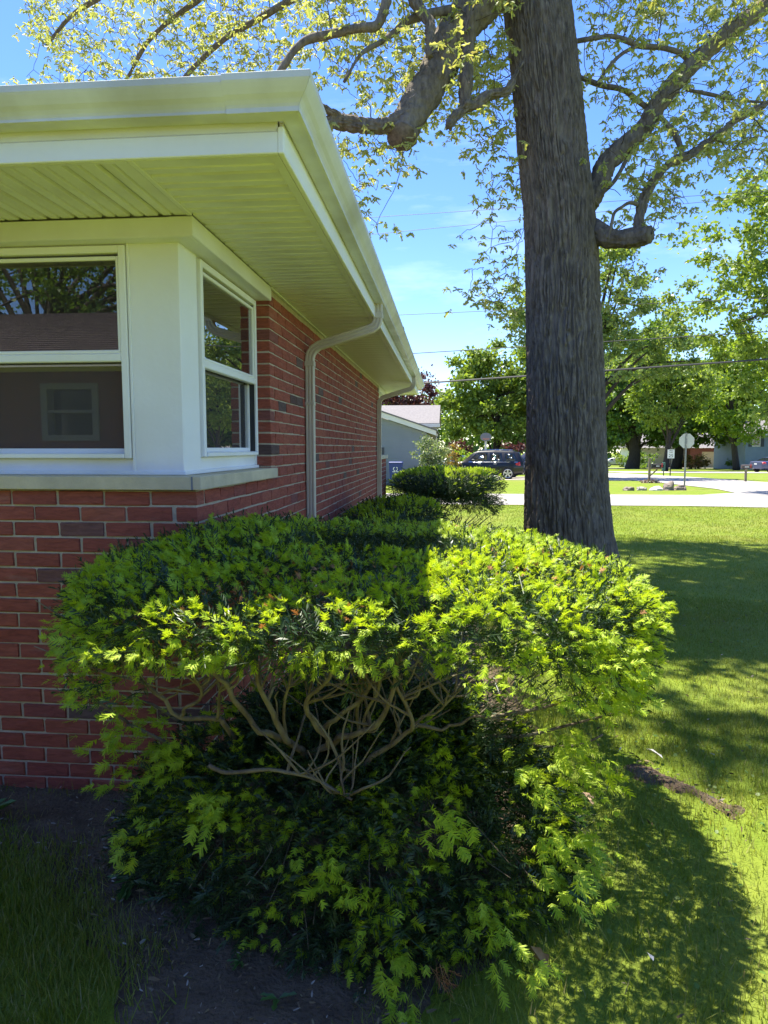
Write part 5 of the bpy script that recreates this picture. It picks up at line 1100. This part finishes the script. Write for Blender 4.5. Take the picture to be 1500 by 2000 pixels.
fwin(36.75, 37.7, 87.96, g2 + 2.75, g2 + 4.05, bh); fwin(38.6, 39.3, 87.96, g2 + 2.75, g2 + 3.6, bh, False, 1); fwin(39.6, 40.3, 87.96, g2 + 2.75, g2 + 3.6, bh, False, 1)
r4 = MB(); r4.add([(35.2, 86.9, g2 + 4.32), (51, 86.9, g2 + 4.32), (51, 93, g2 + 7.0), (40.2, 93, g2 + 7.0), (35.2, 99, g2 + 4.32), (51, 99, g2 + 4.32)], [[0, 1, 2, 3], [3, 2, 5, 4], [0, 3, 4], [0, 4, 5, 1]]); obj('roof', r4, M['shingle_grey'], bh)
obj('fascia', MB().box(35.15, 51, 86.8, 86.88, g2 + 4.1, g2 + 4.31).box(35.15, 35.22, 86.89, 99, g2 + 4.1, g2 + 4.31), M['offwhite'], bh)
gw = obj('garage_wing', MB().box(41.3, 50, 82, 87.1, g2 - .2, g2 + 3.0), M['sid_blue'], bh); obj('garage_door', MB().box(42.1, 45.5, 81.9, 81.98, g2, g2 + 2.3), mat('grey green door', (.35, .38, .36), .6), gw)
obj('garage_trim', MB().box(41.85, 42.08, 81.86, 81.99, g2, g2 + 2.5), M['offwhite'], gw)
obj('garage_roof', MB().add([(40.8, 81.4, g2 + 3.02), (51, 81.4, g2 + 3.02), (51, 87.1, g2 + 4.4), (40.8, 87.1, g2 + 4.4), (40.8, 81.4, g2 + 2.85), (51, 81.4, g2 + 2.85)], [[0, 1, 2, 3], [4, 5, 1, 0]]), M['shingle_grey'], gw)
# house across the lawn behind the camera: what the front window mirrors
nh = thing('mirrored_house', (-4, -3.2, 0), 'brown shingled brick house mirrored in the front window', 'house')
nw = obj('wall', MB().box(-12, -5.70, -3.4, -3.2, -.1, 2.72).box(-4.86, 3.5, -3.4, -3.2, -.1, 2.72).box(-5.70, -4.86, -3.4, -3.2, -.1, 1.70).box(-5.70, -4.86, -3.4, -3.2, 2.5, 2.72).box(-12, 3.5, -10, -3.41, -.1, 2.7), M['brickwork'], nh)
nn_ = obj('window', MB().box(-5.70, -5.61, -3.38, -3.17, 1.70, 2.5).box(-4.95, -4.86, -3.38, -3.17, 1.70, 2.5).box(-5.609, -4.951, -3.38, -3.17, 1.70, 1.78).box(-5.609, -4.951, -3.38, -3.17, 2.42, 2.5).box(-5.609, -4.951, -3.36, -3.19, 2.09, 2.13), mat('dull grey frame', (.26, .25, .24), .7), nh); obj('pane', MB().box(-5.61, -4.95, -3.37, -3.35, 1.78, 2.42), M['far_glass'], nn_)
nr = MB(); n = 26
for i in range(n):
    a, b = i / n, (i + 1) / n; f_ = lambda t: (-12.6 + 3.2 * t, 4.0 - 3.2 * t, -2.6 - 4.4 * t, 2.80 + 1.40 * t)
    x0_, x1_, y_, z_ = f_(a); X0_, X1_, Y_, Z_ = f_(b); nr.add([(x0_, y_, z_ + .02), (x1_, y_, z_ + .02), (X1_, Y_, Z_), (X0_, Y_, Z_), (x0_, y_, z_), (x1_, y_, z_)], [[1, 0, 3, 2], [4, 0, 1, 5]])
nr.add([(-9.4, -7, 4.2), (.8, -7, 4.2), (4.0, -11.4, 2.8), (-12.6, -11.4, 2.8), (4, -2.6, 2.8), (-12.6, -2.6, 2.8)], [[1, 0, 3, 2], [1, 2, 4], [0, 5, 3]]); obj('roof', nr, M['shingle'], nh); obj('fascia', MB().box(-12.6, 4.0, -2.66, -2.62, 2.66, 2.795).box(-12.6, 4, -3.19, -2.67, 2.66, 2.68), M['offwhite'], nh)
obj('vent_pipe', MB().tube([(-5.3, -6.6, 4.0), (-5.3, -6.6, 4.55)], .09, 12).tube([(-5.3, -6.6, 4.552), (-5.3, -6.6, 4.62)], .14, 12), M['offwhite'], nh)

# ------------------------------------------------------------------ vehicles
M['tyre'] = mat('tyre', (.02, .02, .02), .85); M['alloy'] = mat('alloy wheel', (.62, .62, .62), .3, metal=.8); M['chrome'] = mat('chrome trim', (.75, .75, .75), .15, metal=1); M['car_glass'] = mat('tinted car glass', (.012, .016, .02), .04, spec=.9); M['tail'] = mat('red tail lamp', (.55, .02, .03), .2, coat=.5); M['lamp'] = mat('clear lamp', (.65, .66, .68), .1, coat=.6); M['under'] = mat('dark underbody', (.018, .018, .018), .8)
def paint(n, c): return mat(n, c, .35, coat=.45, spec=.4)
def car(name, loc, yaw, prof_, Wd, Rw, wheels, col, windows, label, group='cars parked along the street', tail=None, spokes=5, rails=False, rocker=True):
    """prof_: stations (x, z_bottom, z_belt, z_top, inset of the top); +x is the nose, y across"""
    t = thing(name, loc, label, 'car', group, yaw); P_ = paint(name + ' paint', col); xs = [p[0] for p in prof_]
    def at(x): return [np.interp(x, xs, [p[k] for p in prof_]) for k in range(1, 5)]
    def half(x):
        zb, zs, ztop, ins = at(x); e = (x - xs[0]) / (xs[-1] - xs[0]); w_ = Wd / 2 * (1 - .16 * abs(2 * e - 1) ** 6); return [(0, zb), (w_ - .12, zb), (w_ - .03, zb + .06), (w_, zb + .22), (w_ + .0, (zb + zs) / 2 + .05), (w_ - .015, zs - .06), (w_ - .05, zs), (w_ - .05 - ins * .85, ztop - .07 * min(1, (ztop - zs) / .3)), (w_ - .12 - ins, ztop - .015 * min(1, (ztop - zs) / .3)), (0, ztop + .01)]
    st = np.unique(np.concatenate([np.linspace(xs[0], xs[-1], 40), xs])); V = []; k = 19
    for x in st:
        h = half(x); ring = [(x, y, z) for y, z in h] + [(x, -y, z) for y, z in h[1:-1][::-1]]; V += ring; k = len(ring)
    mb = MB(); mb.add(V, [[i * k + j, i * k + (j + 1) % k, (i + 1) * k + (j + 1) % k, (i + 1) * k + j] for i in range(len(st) - 1) for j in range(k)] + [list(range(k))[::-1], [(len(st) - 1) * k + j for j in range(k)]])
    bd_ = obj('body', mb, P_, t, True, True)
    for pl in bd_.data.polygons: pl.use_smooth = pl.area < .3
    def side(x, z):
        h = half(x); ys = [p[0] for p in h[1:9]]; zs_ = [p[1] for p in h[1:9]]; return np.interp(z, zs_, ys)
    def panel(poly, sgn, m, nm, off=.007, par=t, n=7):
        """patch laid on the body side"""
        poly = np.array(poly, float); mb = MB(); k_ = len(poly); c = poly.mean(0); V = []; F = []
        rings = [0, .5, 1]
        for r_ in rings[1:]:
            for i in range(k_):
                for s_ in range(n): q = poly[i] * (1 - s_ / n) + poly[(i + 1) % k_] * s_ / n; q = c + (q - c) * r_; V.append((q[0], sgn * (side(q[0], q[1]) + off), q[1]))
        m_ = k_ * n; V.append((c[0], sgn * (side(*c) + off), c[1])); F = [[j, (j + 1) % m_, m_ + (j + 1) % m_, m_ + j] for j in range(m_)] + [[2 * m_, j, (j + 1) % m_][::1] for j in range(m_)]
        mb.add(V, F); return obj(nm, mb, m, par, True, True)
    for sg in (-1, 1):
        for poly in windows: panel(poly, sg, M['car_glass'], 'window'); 
        if rocker: panel([(xs[0] + .25, .30), (xs[-1] - .25, .30), (xs[-1] - .25, .42), (xs[0] + .25, .42)], sg, M['under'], 'rocker_trim', .004, n=20)
        hz = at(0)[1] - .10
        for hx in (.25, -.72): obj('handle', MB().box(hx - .10, hx + .10, sg * (side(hx, hz) + .005), sg * (side(hx, hz) + .035), hz - .018, hz + .02, .008), M['chrome'], t, False, True)
        lo_ = [q for poly in windows for q in poly]; x0_, x1_ = min(q[0] for q in lo_), max(q[0] for q in lo_); zl = min(q[1] for q in lo_) - .03
        panel([(x0_, zl - .018), (x1_, zl - .018), (x1_, zl + .012), (x0_, zl + .012)], sg, M['chrome'], 'belt_trim', .011, n=16)
        obj('mirror', MB().box(x1_ - .38, x1_ - .2, sg * (Wd / 2 - .03), sg * (Wd / 2 + .17), zl + .03, zl + .17, .03), P_, t, False, True)
        rear, nose = xs[0], xs[-1]; zt2 = at(rear + .1)[1]
        panel(tail or [(rear + .02, zt2 - .22), (rear + .40, zt2 - .16), (rear + .36, zt2 + .0), (rear + .03, zt2 + .02)], sg, M['tail'], 'tail_lamp', .010)
        zn = at(nose - .1)[1]; panel([(nose - .42, zn - .16), (nose - .03, zn - .22), (nose - .03, zn - .08), (nose - .38, zn - .05)], sg, M['lamp'], 'headlamp', .010)
        for wx in wheels:
            y_ = sg * Wd / 2; wh = obj('wheel', MB().tube([(wx, y_ - sg * .22, Rw), (wx, y_ - sg * .015, Rw), (wx, y_ + sg * .012, Rw)], [Rw, Rw, Rw * .93], 28), M['tyre'], t, False, True)
            a = np.arange(28) * 2 * PI / 28; mb = MB(); R1 = Rw + .075
            mb.add([(wx + R1 * math.cos(q), sg * (side(wx + R1 * math.cos(q), max(.3, Rw + R1 * math.sin(q))) + .003), max(.16, Rw + R1 * math.sin(q))) for q in a], [list(range(28))]); obj('wheel_arch', mb, M['under'], t, False, True)
            mb = MB(); rr = Rw * .68; yr = y_ + sg * .014
            mb.tube([(wx, y_ - sg * .06, Rw), (wx, yr - sg * .03, Rw)], rr, 28)
            for i in range(spokes):
                q = i * 2 * PI / spokes + .3; c_, s_ = math.cos(q), math.sin(q); pts = [(-.030, .02), (.030, .02), (.055, rr * .97), (-.055, rr * .97)]
                mb.add([(wx + a_ * -s_ + b_ * c_, yy, Rw + a_ * c_ + b_ * s_) for yy in (yr, yr - sg * .02) for a_, b_ in pts], [[0, 1, 2, 3], [7, 6, 5, 4], [0, 4, 5, 1], [1, 5, 6, 2], [2, 6, 7, 3], [3, 7, 4, 0]])
            ringp = [(wx + rr * math.cos(q), yr - sg * .005, Rw + rr * math.sin(q)) for q in np.linspace(0, 2 * PI, 29)]; mb.tube(ringp, .022, 6, False); obj('rim', mb, M['alloy'], wh, False, True)
            mb = MB(); mb.tube([(wx, yr - sg * .045, Rw), (wx, yr - sg * .028, Rw)], rr * .93, 24); obj('brake', mb, M['under'], wh, False, True)
    def cross(x0, x1, f0, f1, nm, m):
        mb = MB(); V = []
        for x in (x0, (x0 + x1) / 2, x1):
            h = half(x); V += [(x, s_ * h[8][0] * q * .98, h[9][1] - (h[9][1] - h[8][1]) * q ** 2 + .008) for s_, q in ((-1, 1), (-1, .5), (1, 0), (1, .5), (1, 1))]
        mb.add(V, [[i * 5 + j, i * 5 + j + 1, i * 5 + j + 6, i * 5 + j + 5] for i in (0, 1) for j in range(4)]); return obj(nm, mb, m, t, False, True)
    ztops = np.array([p[3] for p in prof_]); pk = ztops.max(); xr = [p[0] for p in prof_ if p[3] > pk - .1]
    ws = [p[0] for p in prof_ if p[0] > xr[-1]][0]; cross(xr[-1] + .06, ws - .04, 0, 0, 'windscreen', M['car_glass']); bw = [p[0] for p in prof_ if p[0] < xr[0]][-1]; cross(bw + .05, xr[0] - .05, 0, 0, 'rear_window', M['car_glass'])
    if rails:
        for sg in (-1, 1): obj('roof_rail', MB().tube([(x, sg * (half(x)[8][0] - .02), half(x)[8][1] + .055) for x in np.linspace(xr[0] + .1, xr[-1] - .15, 8)], .018, 6).box(xr[0] + .2, xr[0] + .26, sg * (half(xr[0] + .2)[8][0] - .035), sg * (half(xr[0] + .2)[8][0] - .005), half(xr[0] + .2)[8][1] - .02, half(xr[0] + .2)[8][1] + .05), M['chrome'], t, False, True)
    obj('number_plate', MB().box(xs[0] - .012, xs[0] - .002, -.16, .16, .74, .88), M['lamp'], t, False, True)
    return t
suv = [(-2.32, .42, .95, .98, .02), (-2.28, .32, 1.06, 1.10, .03), (-2.02, .30, 1.07, 1.62, .16), (-1.7, .26, 1.06, 1.70, .18), (-.6, .24, 1.03, 1.74, .18), (.35, .24, 1.02, 1.70, .18), (.62, .24, 1.01, 1.60, .16), (1.28, .25, .99, 1.06, .06), (1.9, .26, .95, 1.00, .05), (2.2, .30, .86, .93, .05), (2.34, .40, .70, .76, .05)]
sw = [[(-1.98, 1.12), (-1.22, 1.10), (-1.22, 1.56), (-1.78, 1.55)], [(-1.10, 1.10), (-.32, 1.085), (-.36, 1.60), (-1.05, 1.58)], [(-.22, 1.085), (.88, 1.07), (.52, 1.50), (.36, 1.57), (-.24, 1.60)]]
ya = PI - math.radians(9)
c0 = (2.35, 44.2); car('parked_suv', (*c0, float(gz(*c0))), ya, [(x * 1.05, a_, b * 1.04, c * 1.04, d) for x, a_, b, c, d in suv], 1.88, .375, (-1.5, 1.5), (.005, .005, .007), [[(x * 1.05, z * 1.04) for x, z in p] for p in sw], 'black family car with bright alloy wheels parked nose left beyond the lawn', rails=True, tail=[(-2.26, .86), (-1.96, .90), (-1.98, 1.02), (-2.22, 1.09)])
c1 = (5.9, 47.6); car('parked_suv', (*c1, float(gz(*c1))), PI - math.radians(4), [(x * 1.08, a, b * 1.04, c * 1.06, d) for x, a, b, c, d in suv], 1.95, .38, (-1.55, 1.55), (.010, .018, .055), [[(x * 1.08, z * 1.05) for x, z in p] for p in sw], 'dark blue family car half hidden behind the oak trunk', rails=True)
sed = [(-2.40, .42, .92, .96, .02), (-2.30, .32, 1.00, 1.04, .03), (-1.75, .28, 1.00, 1.06, .06), (-.95, .25, .98, 1.40, .20), (-.35, .23, .96, 1.46, .22), (.25, .23, .95, 1.44, .22), (.50, .23, .94, 1.38, .20), (1.22, .24, .91, .97, .06), (1.9, .26, .86, .90, .05), (2.3, .32, .74, .79, .05), (2.42, .42, .62, .66, .05)]
sew = [[(-1.38, 1.03), (-.62, 1.01), (-.62, 1.34), (-.98, 1.32)], [(-.54, 1.01), (.20, 1.0), (.18, 1.37), (-.54, 1.36)], [(.28, 1.0), (1.02, .98), (.52, 1.30), (.28, 1.36)]]
c2 = (31.5, 70.0); car('parked_sedan', (*c2, float(gz(*c2)) + .02), math.radians(22), sed, 1.82, .34, (-1.42, 1.42), (.045, .055, .12), sew, 'blue grey sedan parked in the drive of the blue grey house', spokes=10)
c3 = (27.0, 114.5); car('parked_sedan', (*c3, float(gz(*c3)) + .02), 0.05, sed, 1.82, .34, (-1.42, 1.42), (.48, .48, .46), sew, 'silver sedan far off beside the dark tree trunk')
c4 = (.9, 61.5); car('parked_sedan', (*c4, float(gz(*c4)) + .02), math.radians(150), [(x, a, b + .05, c + .12, d) for x, a, b, c, d in sed], 1.85, .35, (-1.42, 1.42), (.62, .62, .60), [[(x, z + .07) for x, z in p] for p in sew], 'white car behind the hood of the black family car')

# ------------------------------------------------------------------ street furniture
M['steel'] = mat('galvanised steel', (.33, .33, .31), .55, (.24, .24, .22), 12, metal=.5); M['sign_back'] = mat('bare aluminium sign back', (.62, .62, .56), .5, (.56, .55, .49), 5, metal=.15); M['sign_red'] = mat('sign red', (.55, .02, .02), .4); M['post'] = mat('weathered timber post', (.26, .21, .15), .9, (.17, .14, .10), 12, .4, 40, (1, 1, .2)); M['ink'] = mat('black print', (.01, .01, .01), .6); M['sign_white'] = mat('white sign face', (.82, .82, .80), .5)
def text(body, size, loc, rot, m, parent, name, align='CENTER', ext=.002):
    cu = bpy.data.curves.new(name, 'FONT'); cu.body = body; cu.size = size; cu.align_x = align; cu.align_y = 'CENTER'; cu.extrude = ext; cu.resolution_u = 2
    tmp = bpy.data.objects.new('tmp', cu); S.collection.objects.link(tmp); dg = bpy.context.evaluated_depsgraph_get(); me = bpy.data.meshes.new_from_object(tmp.evaluated_get(dg)); bpy.data.objects.remove(tmp); bpy.data.curves.remove(cu)
    me.materials.clear(); me.materials.append(m); o = bpy.data.objects.new(name, me); S.collection.objects.link(o); o.parent = parent; reg(o, OFF[parent]); o.location = Vector(loc) - Vector(OFF[parent]); o.rotation_euler = rot; return o
b_ = atY(1337, 948, 30.3); z_ = float(gz(b_[0], 30.3)); st = thing('stop_sign', (b_[0], 30.3, z_), 'octagonal stop sign seen from its bare grey back on the street corner', 'sign')
zc = z_ + 2.02; a8 = np.arange(8) * PI / 4 + PI / 8; oc = [(.33 * math.cos(q), .33 * math.sin(q)) for q in a8]
obj('sign_plate', MB().prism(oc, lambda u, v, d: (b_[0] + .03 + u, 30.34 + d, zc + v), 0, .004), M['sign_back'], st); obj('sign_face', MB().prism([(x * .985, y * .985) for x, y in oc], lambda u, v, d: (b_[0] + .03 + u, 30.3465 + d, zc + v), 0, .002), M['sign_red'], st)
text('STOP', .22, (b_[0] + .03, 30.351, zc), (PI / 2, 0, PI), M['sign_white'], st, 'lettering')
pp = MB()
for x0_, x1_, y0_, y1_ in ((-.032, -.012, 0, .03), (.012, .032, 0, .03), (-.012, .012, -.006, .004)): pp.box(b_[0] + x0_, b_[0] + x1_, 30.30 + y0_, 30.30 + y1_, z_ - .2, z_ + 2.36)
obj('post', pp, M['steel'], st)
for dz in (-.16, .16): obj('bolt', MB().tube([(b_[0], 30.285, zc + dz), (b_[0], 30.35, zc + dz)], .012, 8), M['chrome'], st)
Yb = 54.0; bx = atY(1309, 927, Yb)[0]; z_ = float(gz(bx, Yb)); sp = thing('speed_sign', (bx, Yb, z_), 'white speed limit sign on a thin post in front of the dark tree', 'sign')
obj('post', MB().box(bx - .035, bx + .035, Yb, Yb + .05, z_ - .2, z_ + 2.0), M['ink'], sp); obj('sign_plate', MB().box(bx - .25, bx + .25, Yb - .012, Yb - .002, z_ + 1.32, z_ + 1.98, 0), M['sign_white'], sp)
for tx_, sz, dz in (('SPEED', .115, .56), ('LIMIT', .115, .43), ('25', .34, .18)): text(tx_, sz, (bx, Yb - .0145, z_ + 1.32 + dz), (PI / 2, 0, 0), M['ink'], sp, 'lettering')
Yb = 53.5; bx = atY(1295.5, 927, Yb)[0]; z_ = float(gz(bx, Yb)); nt_ = thing('newspaper_tube', (bx, Yb, z_), 'green newspaper tube on a thin dark post left of the speed sign', 'newspaper tube')
obj('post', MB().box(bx - .01, bx + .05, Yb, Yb + .05, z_ - .2, z_ + .95), M['ink'], nt_); obj('tube', MB().box(bx - .13, bx + .09, Yb - .16, Yb - .01, z_ + .38, z_ + 1.02, .03), mat('dark green plastic', (.03, .11, .075), .5), nt_)
def mailbox(loc, pdx, label, col, zbox, L_, digits, arm=True):
    x, y, z = loc; t = thing('mailbox', (x, y, z), label, 'mailbox', 'mailboxes along the side street'); mb = MB()
    half_ = [(-.085, 0), (.085, 0), (.085, .13)] + [(.085 * math.cos(q), .13 + .085 * math.sin(q)) for q in np.linspace(.2, PI - .2, 7)] + [(-.085, .13)]
    obj('box', MB().prism(half_, lambda u, v, d: (x + pdx + d, y + u, z + zbox + v), -L_ / 2, L_ / 2), col, t)
    lid = obj('lid', MB().prism([(u * 1.06, v * 1.03) for u, v in half_], lambda u, v, d: (x + pdx + d, y + u, z + zbox - .003 + v), -L_ / 2 - .014, -L_ / 2 - .001), col, t)
    obj('post', MB().box(x - .055, x + .055, y - .05 + .12 * arm, y + .05 + .12 * arm, z - .2, z + (1.32 if arm else zbox - .003), .008), M['post'], t)
    if arm: obj('arm', MB().box(x + .056, x + pdx + L_ * .4, y + .08, y + .16, z + zbox - .09, z + zbox - .004, .006), M['post'], t); obj('brace', MB().tube([(x + .05, y + .12, z + zbox - .42), (x + pdx, y + .12, z + zbox - .09)], .035, 4), M['post'], t)
    for i, dx in enumerate(digits): obj('number_mark', MB().box(x + pdx + dx - .016, x + pdx + dx + .016, y - .0885, y - .0865, z + zbox + .06, z + zbox + .125), M['sign_white'], t)
    obj('flag', MB().box(x + pdx + L_ * .28, x + pdx + L_ * .36, y - .098, y - .09, z + zbox + .04, z + zbox + .26), M['sign_red'], t); return t
Yb = 37.6; b_ = atY(1269, 940, Yb); z_ = float(gz(b_[0], Yb)); mailbox((b_[0], Yb, z_), .40, 'black mailbox on an arm of a tall timber post by flowers', M['under'], .80, .54, (-.10, -.04, .02), True)
fl = tree('flower_bed', (b_[0] + .1, Yb), [(b_[0] + .1, Yb, .06, .55, .3, .10)], 420, .09, leaf_mat('pale pink flowers', [(.45, .30, .32), (.25, .15, .14), (.12, .18, .05), (.5, .42, .36)], .3, (1.2, 1, .9)), 0, 'small patch of pinkish flowers round the timber post', 'flowers', clump=.14, nclump=20)
Yb = 40.3; b_ = atY(1456, 937, Yb); z_ = float(gz(b_[0], Yb)); mailbox((b_[0], Yb, z_), .04, 'dark brown mailbox on a short post in front of the sedan', mat('brown mailbox', (.085, .065, .055), .5), .74, .55, (-.12, -.06, 0, .06), False)
M['stone'] = mat('pale boulder', (.42, .38, .33), .95, (.28, .24, .20), 5, .8, 25); M['stone2'] = mat('grey brown boulder', (.26, .21, .175), .95, (.14, .11, .095), 4, .8, 25)
def rock(px_, py_, Y, sx, sy, sz, m, label, seed):
    p = atY(px_, py_, Y); r = np.random.default_rng(seed); n_ = 22; U = np.linspace(0, 2 * PI, n_, endpoint=False); V = []; rows = 9
    for j in range(rows):
        ph_ = PI / 2 * j / (rows - 1)
        for u in U: V.append((math.cos(u) * math.cos(ph_), math.sin(u) * math.cos(ph_), math.sin(ph_)))
    V = np.array(V); k = vnoise(V, 1.6, seed) * .9 + vnoise(V, 4, seed + 1) * .35 + .35; V = V * k[:, None]; V = np.sign(V) * np.abs(V) ** .85; q = np.array([sx, sy, sz]); V = V * q
    F = [[j * n_ + i, j * n_ + (i + 1) % n_, (j + 1) * n_ + (i + 1) % n_, (j + 1) * n_ + i] for j in range(rows - 1) for i in range(n_)]
    z0 = float(gz(p[0], Y)); mb = MB(); mb.add(V, F); o = obj('boulder', mb, m, None, False); o.location = (p[0], Y, z0 - .03); return tag(o, label, 'boulder', 'boulders along the kerb by the stop sign')
rock(1229, 957, 28.4, .21, .2, .17, M['stone2'], 'flat grey boulder, first from the oak in the row', 3); rock(1251, 956, 28.6, .19, .18, .19, M['stone'], 'rounded grey boulder between a flat one and a white one', 8); rock(1282, 956, 28.6, .25, .2, .16, M['sign_white'] if 0 else mat('white boulder', (.66, .63, .56), .9, (.54, .5, .44), 5, .5, 20), 'smooth whitish boulder in the middle of the row', 5)
rock(1306, 955, 28.8, .26, .24, .34, M['stone2'], 'largest boulder, dark brown and pointed, left of the sign post', 11); rock(1329, 954, 29.0, .27, .22, .22, M['stone2'], 'low brown boulder at the foot of the stop sign post', 17)
# recycling bin against the grey siding
bx, by = -2.36, 31.7; z_ = float(gz(bx, by)); rb = thing('recycling_bin', (bx, by, z_), 'blue wheeled recycling bin with a white emblem against grey siding', 'bin')
M['bin'] = mat('blue plastic bin', (.022, .045, .235), .5, (.02, .04, .2), 4)
obj('body', MB().add([(bx - .24, by - .26, z_ + .05), (bx + .24, by - .26, z_ + .05), (bx + .24, by + .26, z_ + .05), (bx - .24, by + .26, z_ + .05), (bx - .30, by - .33, z_ + 1.05), (bx + .30, by - .33, z_ + 1.05), (bx + .30, by + .33, z_ + 1.05), (bx - .30, by + .33, z_ + 1.05)], [[3, 2, 1, 0], [0, 1, 5, 4], [1, 2, 6, 5], [2, 3, 7, 6], [3, 0, 4, 7], [4, 5, 6, 7]]), M['bin'], rb)
obj('lid', MB().box(bx - .32, bx + .32, by - .36, by + .36, z_ + 1.052, z_ + 1.12, .03), M['bin'], rb); obj('handle', MB().tube([(bx - .25, by + .40, z_ + 1.0), (bx + .25, by + .40, z_ + 1.0)], .02, 8), M['bin'], rb)
for s_ in (-1, 1): obj('wheel', MB().tube([(bx + s_ * .22, by + .30, z_ + .12), (bx + s_ * .29, by + .30, z_ + .12)], .12, 16), M['tyre'], rb)
em = MB()
for q in (0, 1, 2):
    t0 = PI / 2 + q * 2 * PI / 3; c = np.array([.085 * math.cos(t0 + .5), .085 * math.sin(t0 + .5)])
    for a_, b2 in ((.1, .95), (1.0, 1.9)):
        p0 = np.array([math.cos(t0 + a_), math.sin(t0 + a_)]) * .10; p1 = np.array([math.cos(t0 + b2), math.sin(t0 + b2)]) * .10; d_ = p1 - p0; nrm = np.array([-d_[1], d_[0]]); nrm = nrm / np.linalg.norm(nrm) * .018
        em.add([(bx + v[0], by - .318 + .0, z_ + .80 + v[1]) for v in (p0 - nrm, p1 - nrm, p1 + nrm, p0 + nrm)], [[0, 1, 2, 3]])
em.box(bx - .14, bx + .14, by - .314, by - .310, z_ + .655, z_ + .685)
obj('emblem', em, M['sign_white'], rb)
# basketball hoop, utility pedestal
bx, by = 2.72, 50.5; z_ = float(gz(bx, by)); hp = thing('basketball_hoop', (bx, by, z_), 'basketball hoop with a grey fan backboard above the black car', 'basketball hoop')
obj('pole', MB().tube([(bx, by, z_ - .1), (bx, by, z_ + 2.7)], .075, 10), M['offwhite'], hp)
fan = [(-.24, 0), (.24, 0), (.38, .15)] + [(.40 * math.cos(q), .30 + .28 * math.sin(q)) for q in np.linspace(0, PI, 11)] + [(-.38, .15)]
obj('backboard', MB().prism(fan, lambda u, v, d: (bx + u, by - .14 + d, z_ + 2.55 + v), 0, .03), mat('grey acrylic', (.20, .21, .22), .3), hp)
obj('bracket', MB().box(bx - .05, bx + .05, by - .11, by - .02, z_ + 2.5, z_ + 2.95), M['steel'], hp); obj('rim', MB().tube([(bx + .23 * math.cos(q), by - .42 + .23 * math.sin(q), z_ + 2.68) for q in np.linspace(0, 2 * PI, 21)], .014, 6, False), mat('orange rim', (.6, .16, .03), .4), hp)
Yb = 39.0; b_ = atY(966, 937, Yb); z_ = float(gz(b_[0], Yb)); up_ = thing('utility_pedestal', (b_[0], Yb, z_), 'small pale utility pedestal on the lawn before the black car', 'utility box')
obj('body', MB().box(b_[0] - .12, b_[0] + .12, Yb - .10, Yb + .10, z_ - .05, z_ + .27, .01), M['sign_back'], up_); obj('cap', MB().box(b_[0] - .14, b_[0] + .14, Yb - .12, Yb + .12, z_ + .271, z_ + .34, .02), M['offwhite'], up_)
# overhead lines along the street
M['wire'] = mat('black cable', (.035, .035, .04), .6)
for (x0_, y0_, x1_, y1_, r_, lb) in ((720, 425, 975, 408, .009, 'thin uppermost power line crossing the open blue sky'), (735, 457, 990, 432, .009, 'thin second power line just under the uppermost one'), (785, 615, 960, 607, .010, 'thin middle power line above the round maple'), (812, 690, 1495, 648, .016, 'black power line above the purple tree'), (832, 748, 1495, 702, .034, 'thick lowest black cable passing in front of the trees')):
    a = atY(x0_, y0_, 26.6); b = atY(x1_, y1_, 26.0); d_ = (b - a) / (b[0] - a[0]); P0, P1 = a + d_ * (-26 - a[0]), a + d_ * (34 - a[0]); tt = np.linspace(0, 1, 60)
    sag = .0 if r_ > .03 else .0; pts = P0 + (P1 - P0) * tt[:, None]; pts[:, 2] -= np.sin(tt * PI) * .0
    tag(obj('power_line', MB().tube(pts, r_, 5), M['wire']), lb, 'power line', 'power lines over the street')
bpy.context.view_layer.update()
